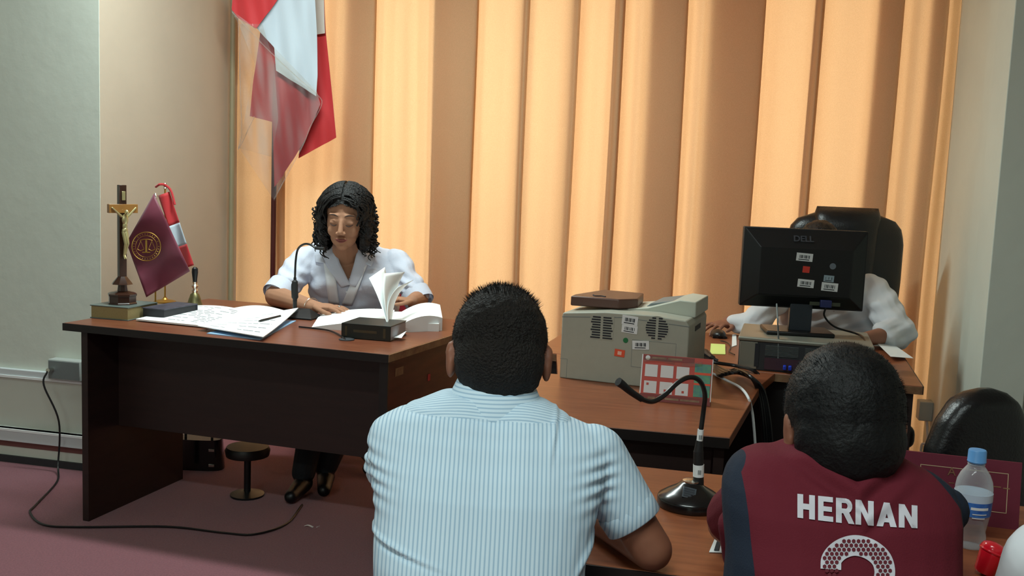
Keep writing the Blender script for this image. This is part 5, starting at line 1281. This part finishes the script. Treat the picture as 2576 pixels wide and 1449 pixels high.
for s in (-1, 1):
    h_ = hipw+Vector((s*.09, 0, 0)); kn = Vector((hipw.x+s*.10+.02, 4.20, .54)); an_ = at(782+(s+1)*18, 1246, .08); an_ = Vector((P(770+(s+1)*22, 1200, 4.05).x, 4.05+.05*s, .09))
    mb.cap(h_, kn, .10, .075); mb.cap(kn, an_, .068, .05); mb.cap((an_.x, an_.y, .045), (an_.x+.02*s, an_.y-.14, .03), .04, .028)
shL, shR = P(772, 655, 4.40), P(1000, 665, 4.42)
elL = at(694, 772, DZ); elL.z = DZ+.048; elR = P(1052, 772, 4.32); elR.z = max(elR.z, DZ+.045)
wrL = at(790, 792, DZ); wrL.z = DZ+.032
mb.cap(shL, elL, .056, .048); mb.cap(elL, wrL, .047, .029)
hdM = aim(wrL+Vector((.0, 0, .006)), Vector((.95, -.18, -.02)))
hand_prims(mb, hdM, 1, 1.08, .35)
mb.cap(shR, elR, .055, .045); wrR = at(1036, 792, DZ); wrR.z = DZ+.060; mb.cap(elR, wrR, .043, .028); hand_prims(mb, aim(wrR, (-.80, -.30, .10)), -1, .95, .8)
wom = organic('person', mb, .0034, 4, [M_skinw, M_trousers, M_shoe], matfn=lambda c: np.where(c[:, 2] < .66, np.where(c[:, 2] < .075, 2, 1), 0))
tag(wom, 'person with dark curly shoulder-length hair in a white blouse, reading at the left desk', 'person')
# face parts
def fpart(name, pts, r, m):
    q_ = MB(hkw)
    for pl2 in pts: q_.tube([Vector(p)*KW for p in pl2], (lambda t_, r=r: r*KW*(.35+.65*math.sin(math.pi*min(max(t_, .05), .95)))), 8, sub=4)
    return q_.build(name, m, wom)
fpart('eyebrows', [[(s*.013, -.0845, .031), (s*.028, -.0830, .036), (s*.046, -.0720, .031)] for s in (-1, 1)], .0028, M_brow)
fpart('eyelashes', [[(s*.015, -.0835, -.002), (s*.029, -.0872, -.0055), (s*.043, -.0795, -.001)] for s in (-1, 1)], .0022, M_brow)
fpart('lips', [[(-.022, -.0905, -.0585), (-.008, -.0985, -.0555), (0, -.0982, -.057), (.008, -.0985, -.0555), (.022, -.0905, -.0585)], [(-.018, -.0900, -.061), (0, -.0965, -.0655), (.018, -.0900, -.061)]], .0042, M_lips)
# blouse with V neck
vx = P(880, 715, 4.3)
mb = MB(); mb.rings(wr)
mb.cap(shL, shL.lerp(elL, .80), .071, .064); mb.cap(shR, shR.lerp(elR, .86), .070, .060)
mb.ell(P(835, 715, 4.33), (.085, .07, .075)); mb.ell(P(935, 715, 4.33), (.085, .07, .075))
nzt = P(876, 612, 4.35).z
def vcut(co):
    x, y, z = co[:, 0], co[:, 1], co[:, 2]
    zb_ = vx.z; w__ = np.clip((z-zb_)/(nzt-zb_), 0, 2)*.082
    okv = ~((np.abs(x-P(877, 670, 4.35).x) < w__) & (y < 4.43) & (z > zb_)) & ~(z > nzt-.0)
    return okv & (z > .60)
def wpost(co, no):
    x, y, z = co[:, 0], co[:, 1], co[:, 2]
    d = .003*np.sin(x*40+z*30)+.0025*np.sin(z*70-x*35)+.002*np.sin(x*90+z*20)
    for s_, e_ in ((shL, elL), (shR, elR)):
        dd = np.sqrt((x-s_.x*.5-e_.x*.5)**2+(z-s_.z*.5-e_.z*.5)**2); d += .006*np.exp(-(dd/.08)**2)*np.sin((z+x*.5)*130)
    return co+no*d[:, None]
blo = organic('blouse', mb, .0045, 5, M_blouse, wom, post=wpost, cut=vcut)
so_ = blo.modifiers.new('thickness', 'SOLIDIFY'); so_.thickness = .003; so_.offset = -1
# cuffs
for s_, e_, f_ in ((shL, elL, .80), (shR, elR, .86)):
    c0 = s_.lerp(e_, f_); ax = (e_-s_).normalized(); MB().tube([c0-ax*.012, c0+ax*.03, c0+ax*.050], lambda t_: .068 if t_ < .9 else .066, 28, cap=False).build('cuff', M_blouse, wom)
# collar flaps, ribbon
def flap(pts, name, m, th=.003):
    vs = [Vector(p) for p in pts]; n_ = Vector((0, -1, 0)); k = len(vs)
    return MB().add([p+n_*th for p in vs]+vs, [tuple(range(k)), tuple(range(2*k-1, k-1, -1))]+[(i, k+i, k+(i+1) % k, (i+1) % k) for i in range(k)]).build(name, m, wom, smooth=False, bevel=.001)
cyf = 4.26
bvb = BVHTree.FromPolygons([v.co[:] for v in blo.data.vertices], [p.vertices[:] for p in blo.data.polygons])
def onblouse(px, py, off=.006, dflt=4.29):
    r = ray(px, py).normalized(); h = bvb.ray_cast(CAM, r)
    return (h[0]-r*off) if h[0] is not None and 4.0 < h[0].y < 4.42 else P(px, py, dflt)
def band(chainL, chainR, name, m, off=.007, n=14, dflt=4.28, th=.0015, nu_=4):
    def ch(c_, t_):
        k = t_*(len(c_)-1); i = min(int(k), len(c_)-2); f_ = k-i
        return (c_[i][0]*(1-f_)+c_[i+1][0]*f_, c_[i][1]*(1-f_)+c_[i+1][1]*f_)
    def fn(u, v):
        a_, b_ = ch(chainL, v), ch(chainR, v); return onblouse(a_[0]*(1-u)+b_[0]*u, a_[1]*(1-u)+b_[1]*u, off, dflt)
    g_ = MB().grid(fn, nu_, n, th).build(name, m, wom, angle=180); g_.modifiers.new('s', 'SMOOTH').iterations = 3; return g_
band([(812, 655), (818, 700), (826, 765)], [(838, 668), (846, 706), (856, 768)], 'ribbon', M_ribbon, .012)
band([(900, 668), (884, 706), (857, 768)], [(926, 660), (910, 706), (886, 770)], 'ribbon', M_ribbon, .012)
def ruled(outer, inner, ys, name, m, n=16):
    """collar flap: outer edge on the blouse, inner edge standing along the neck opening"""
    def ch(c_, t_):
        k = t_*(len(c_)-1); i = min(int(k), len(c_)-2); f_ = k-i
        return (c_[i][0]*(1-f_)+c_[i+1][0]*f_, c_[i][1]*(1-f_)+c_[i+1][1]*f_)
    def fn(u, v):
        a_, b_ = ch(outer, v), ch(inner, v); p = onblouse(a_[0], a_[1], .012, 4.28); q_ = P(b_[0], b_[1], ys[0]+(ys[1]-ys[0])*v)
        return p*(1-u)+q_*u+Vector((0, -.006*math.sin(math.pi*u), 0))
    g_ = MB().grid(fn, 5, n, .0015).build(name, m, wom, angle=180); g_.modifiers.new('s', 'SMOOTH').iterations = 2; return g_
ruled([(806, 640), (822, 672), (858, 724)], [(842, 618), (856, 662), (882, 716)], (4.33, 4.252), 'collar_flap', M_blouse)
ruled([(934, 640), (924, 672), (896, 724)], [(900, 618), (890, 662), (874, 716)], (4.33, 4.252), 'collar_flap', M_blouse)
band([(790, 640), (792, 660)], [(812, 640), (820, 664)], 'lapel', M_blouse, .014, n=6); band([(925, 640), (918, 664)], [(948, 645), (934, 672)], 'lapel', M_blouse, .014, n=6)
for py in (700, 735, 765): MB().ell(onblouse(872, py, .003), (.005, .003, .005), n=10, m=6).build('button', M_ribbon, wom)
MB().tube([P(872, 703, 4.262), P(880, 713, 4.258), P(889, 702, 4.262)], .0018, 6, sub=5).build('necklace', M_gold, wom)
bw = elL.lerp(wrL, .93); axb = (wrL-elL).normalized(); e1 = axb.cross(Vector((0, 0, 1))).normalized(); e2 = axb.cross(e1)
MB().tube([bw+(e1*math.cos(t_*math.pi/8)+e2*math.sin(t_*math.pi/8))*.036 for t_ in range(17)], .0016, 6).build('bracelet', M_chrome, wom)
rg = hdM @ Vector((-.012, .105, .004)); MB().ell(rg, (.006, .006, .005), n=10, m=6).build('ring', M_chrome, wom)
# hair: crown plus curls
R3w = hkw.to_3x3()
def wcut(q): return ~((q[:, 1] < -.02) & (q[:, 2] < .074-.45*np.abs(q[:, 0])) & (np.abs(q[:, 0]) < .060))
mbx = lambda mb: [mb.ell(hkw @ (Vector(c)*KW), tuple(v*KW for v in r), R3w, 20, 14) for c, r in (
    ((.082, .02, -.03), (.032, .055, .085)), ((-.082, .02, -.03), (.032, .055, .085)), ((0, .06, -.06), (.085, .05, .09)), ((.072, .0, -.085), (.030, .045, .055)), ((-.072, .0, -.085), (.030, .045, .055)))]
hw_o = hair_cap('hair', hkw, KW, M_hair, wom, .010, wcut, vox=.005, extra=mbx, post=hnoise(.008, 38))
mb = MB()
for i in range(240):
    sd_ = random.choice((-1, 1)); a_ = random.uniform(-.9, 2.3); 
    x0 = sd_*(.075+.035*math.sin(max(0, min(math.pi, a_+.6))))*random.uniform(.85, 1.08); y0 = -.01+.05*a_*.6; z0 = random.uniform(-.10, .035)
    L_ = random.uniform(.03, .075); cr_ = random.uniform(.006, .011); tn = random.uniform(1.2, 2.4); ph = random.uniform(0, 6.28); out = random.uniform(-.15, .18)
    pts = [hkw @ (Vector((x0+sd_*out*L_*t_+cr_*math.cos(ph+tn*6.28*t_), y0+cr_*math.sin(ph+tn*6.28*t_), z0-L_*t_))*KW) for t_ in np.linspace(0, 1, 18)]
    mb.tube(pts, lambda t_: .0046*(1-t_*.6), 5)
for i in range(170):
    sd_ = -1 if i % 2 else 1; y0 = random.uniform(-.086, .085); ph_ = random.uniform(0, 6.28); fin = random.uniform(95, 125); wv = random.uniform(.0015, .0065)
    fy = math.sqrt(max(.05, 1-(y0/.108)**2)); pts = []
    for t_ in np.linspace(0, 1, 16):
        a_ = R_(1+fin*t_); gx = .090+.012*t_; x = sd_*(.003+gx*fy*math.sin(a_)); z = .03+.099*fy*math.cos(a_)
        w_ = wv*math.sin(ph_+t_*13)*t_*1.6
        pts.append(hkw @ (Vector((x+w_, .018+y0*(1+.15*t_)+w_*1.3+(.012*t_ if y0 < -.03 else 0), z+w_*.6))*KW))
    rr0 = random.uniform(.0032, .0056); mb.tube(pts, lambda t_: rr0*(1-.3*t_), 6)
tag(mb.build('curls', M_hair, hw_o), kind='stuff')

# ---- clerk behind the monitor
ky = 4.0
hkk = Matrix.Translation(P(2062, 660, ky+.0)) @ Matrix.Rotation(R_(6), 4, 'X')
krows = [(950, 1960, 2230, 4.10, .11), (860, 1960, 2225, 4.08, .11), (800, 1955, 2215, 4.06, .11), (750, 1950, 2210, 4.05, .11), (720, 1950, 2205, 4.05, .10), (700, 1965, 2190, 4.05, .09), (685, 1990, 2160, 4.05, .08), (672, 2020, 2120, 4.05, .06)]
mb = MB(); kr = [ringc(*r) for r in krows]; mb.rings(shrink(kr, .93)); head_prims(mb, Matrix.Translation(P(2062, 632, ky)) @ Matrix.Rotation(R_(6), 4, 'X'), 1.0)
mb.cap(P(2066, 700, 4.04), P(2064, 650, 4.01), .055, .05)
kp_ = Vector((P(2090, 900, 4.1).x, 4.12, .55)); mb.ell(kp_, (.16, .12, .10)); lower_body(mb, kp_, 0, dirv=Vector((0, -1, 0)))
ksL, ksR = P(1975, 725, 4.03), P(2195, 730, 4.03)
keL = at(1905, 830, DZ); keL = Vector((P(1898, 790, 3.9).x, 3.90, DZ+.05)); kwL = at(1832, 838, DZ); kwL.z = DZ+.045
mb.cap(ksL, keL, .046, .040); mb.cap(keL, kwL, .038, .028)
md = (Vector((pk.x, pk.y, DZ+.045))-kwL); hand_prims(mb, aim(kwL, Vector((-.75, -.62, -.06)), (0.1, .05, 1)), -1, .95, .38)
keR = P(2258, 850, 3.85); keR.z = DZ+.05; kwR = Vector((P(2150, 850, 3.72).x, 3.68, DZ+.035))
mb.cap(ksR, keR, .048, .042); mb.cap(keR, kwR, .038, .026); hand_prims(mb, aim(kwR, (-.6, -.5, 0)), 1, .95, .4)
clk = organic('person', mb, .0045, 4, [M_skinm, M_trousers, M_shoe], matfn=lambda c: np.where(c[:, 2] < .66, np.where(c[:, 2] < .07, 2, 1), 0))
tag(clk, 'person in a white shirt hidden behind the monitor, one hand on the mouse', 'person')
mb = MB(); mb.rings(kr); mb.cap(ksL, keL, .060, .056); mb.cap(keL, keL.lerp(kwL, .62), .054, .043); mb.cap(ksR, keR, .068, .070); mb.cap(keR, keR.lerp(kwR, .3), .066, .055)
def kpost(co, no):
    x, y, z = co[:, 0], co[:, 1], co[:, 2]; return co+no*(.004*np.sin(x*45+z*60)+.003*np.sin(z*110-x*50))[:, None]
organic('shirt', mb, .0045, 5, M_wshirt, clk, post=kpost, cut=lambda co: co[:, 2] > .62)
hair_cap('hair', Matrix.Translation(P(2062, 632, ky)) @ Matrix.Rotation(R_(6), 4, 'X'), 1.0, M_hair, clk, .010, lambda q: ~((q[:, 1] < -.03) & (q[:, 2] < .06)) & (q[:, 2] > -.06), vox=.006, post=hnoise(.004, 60))
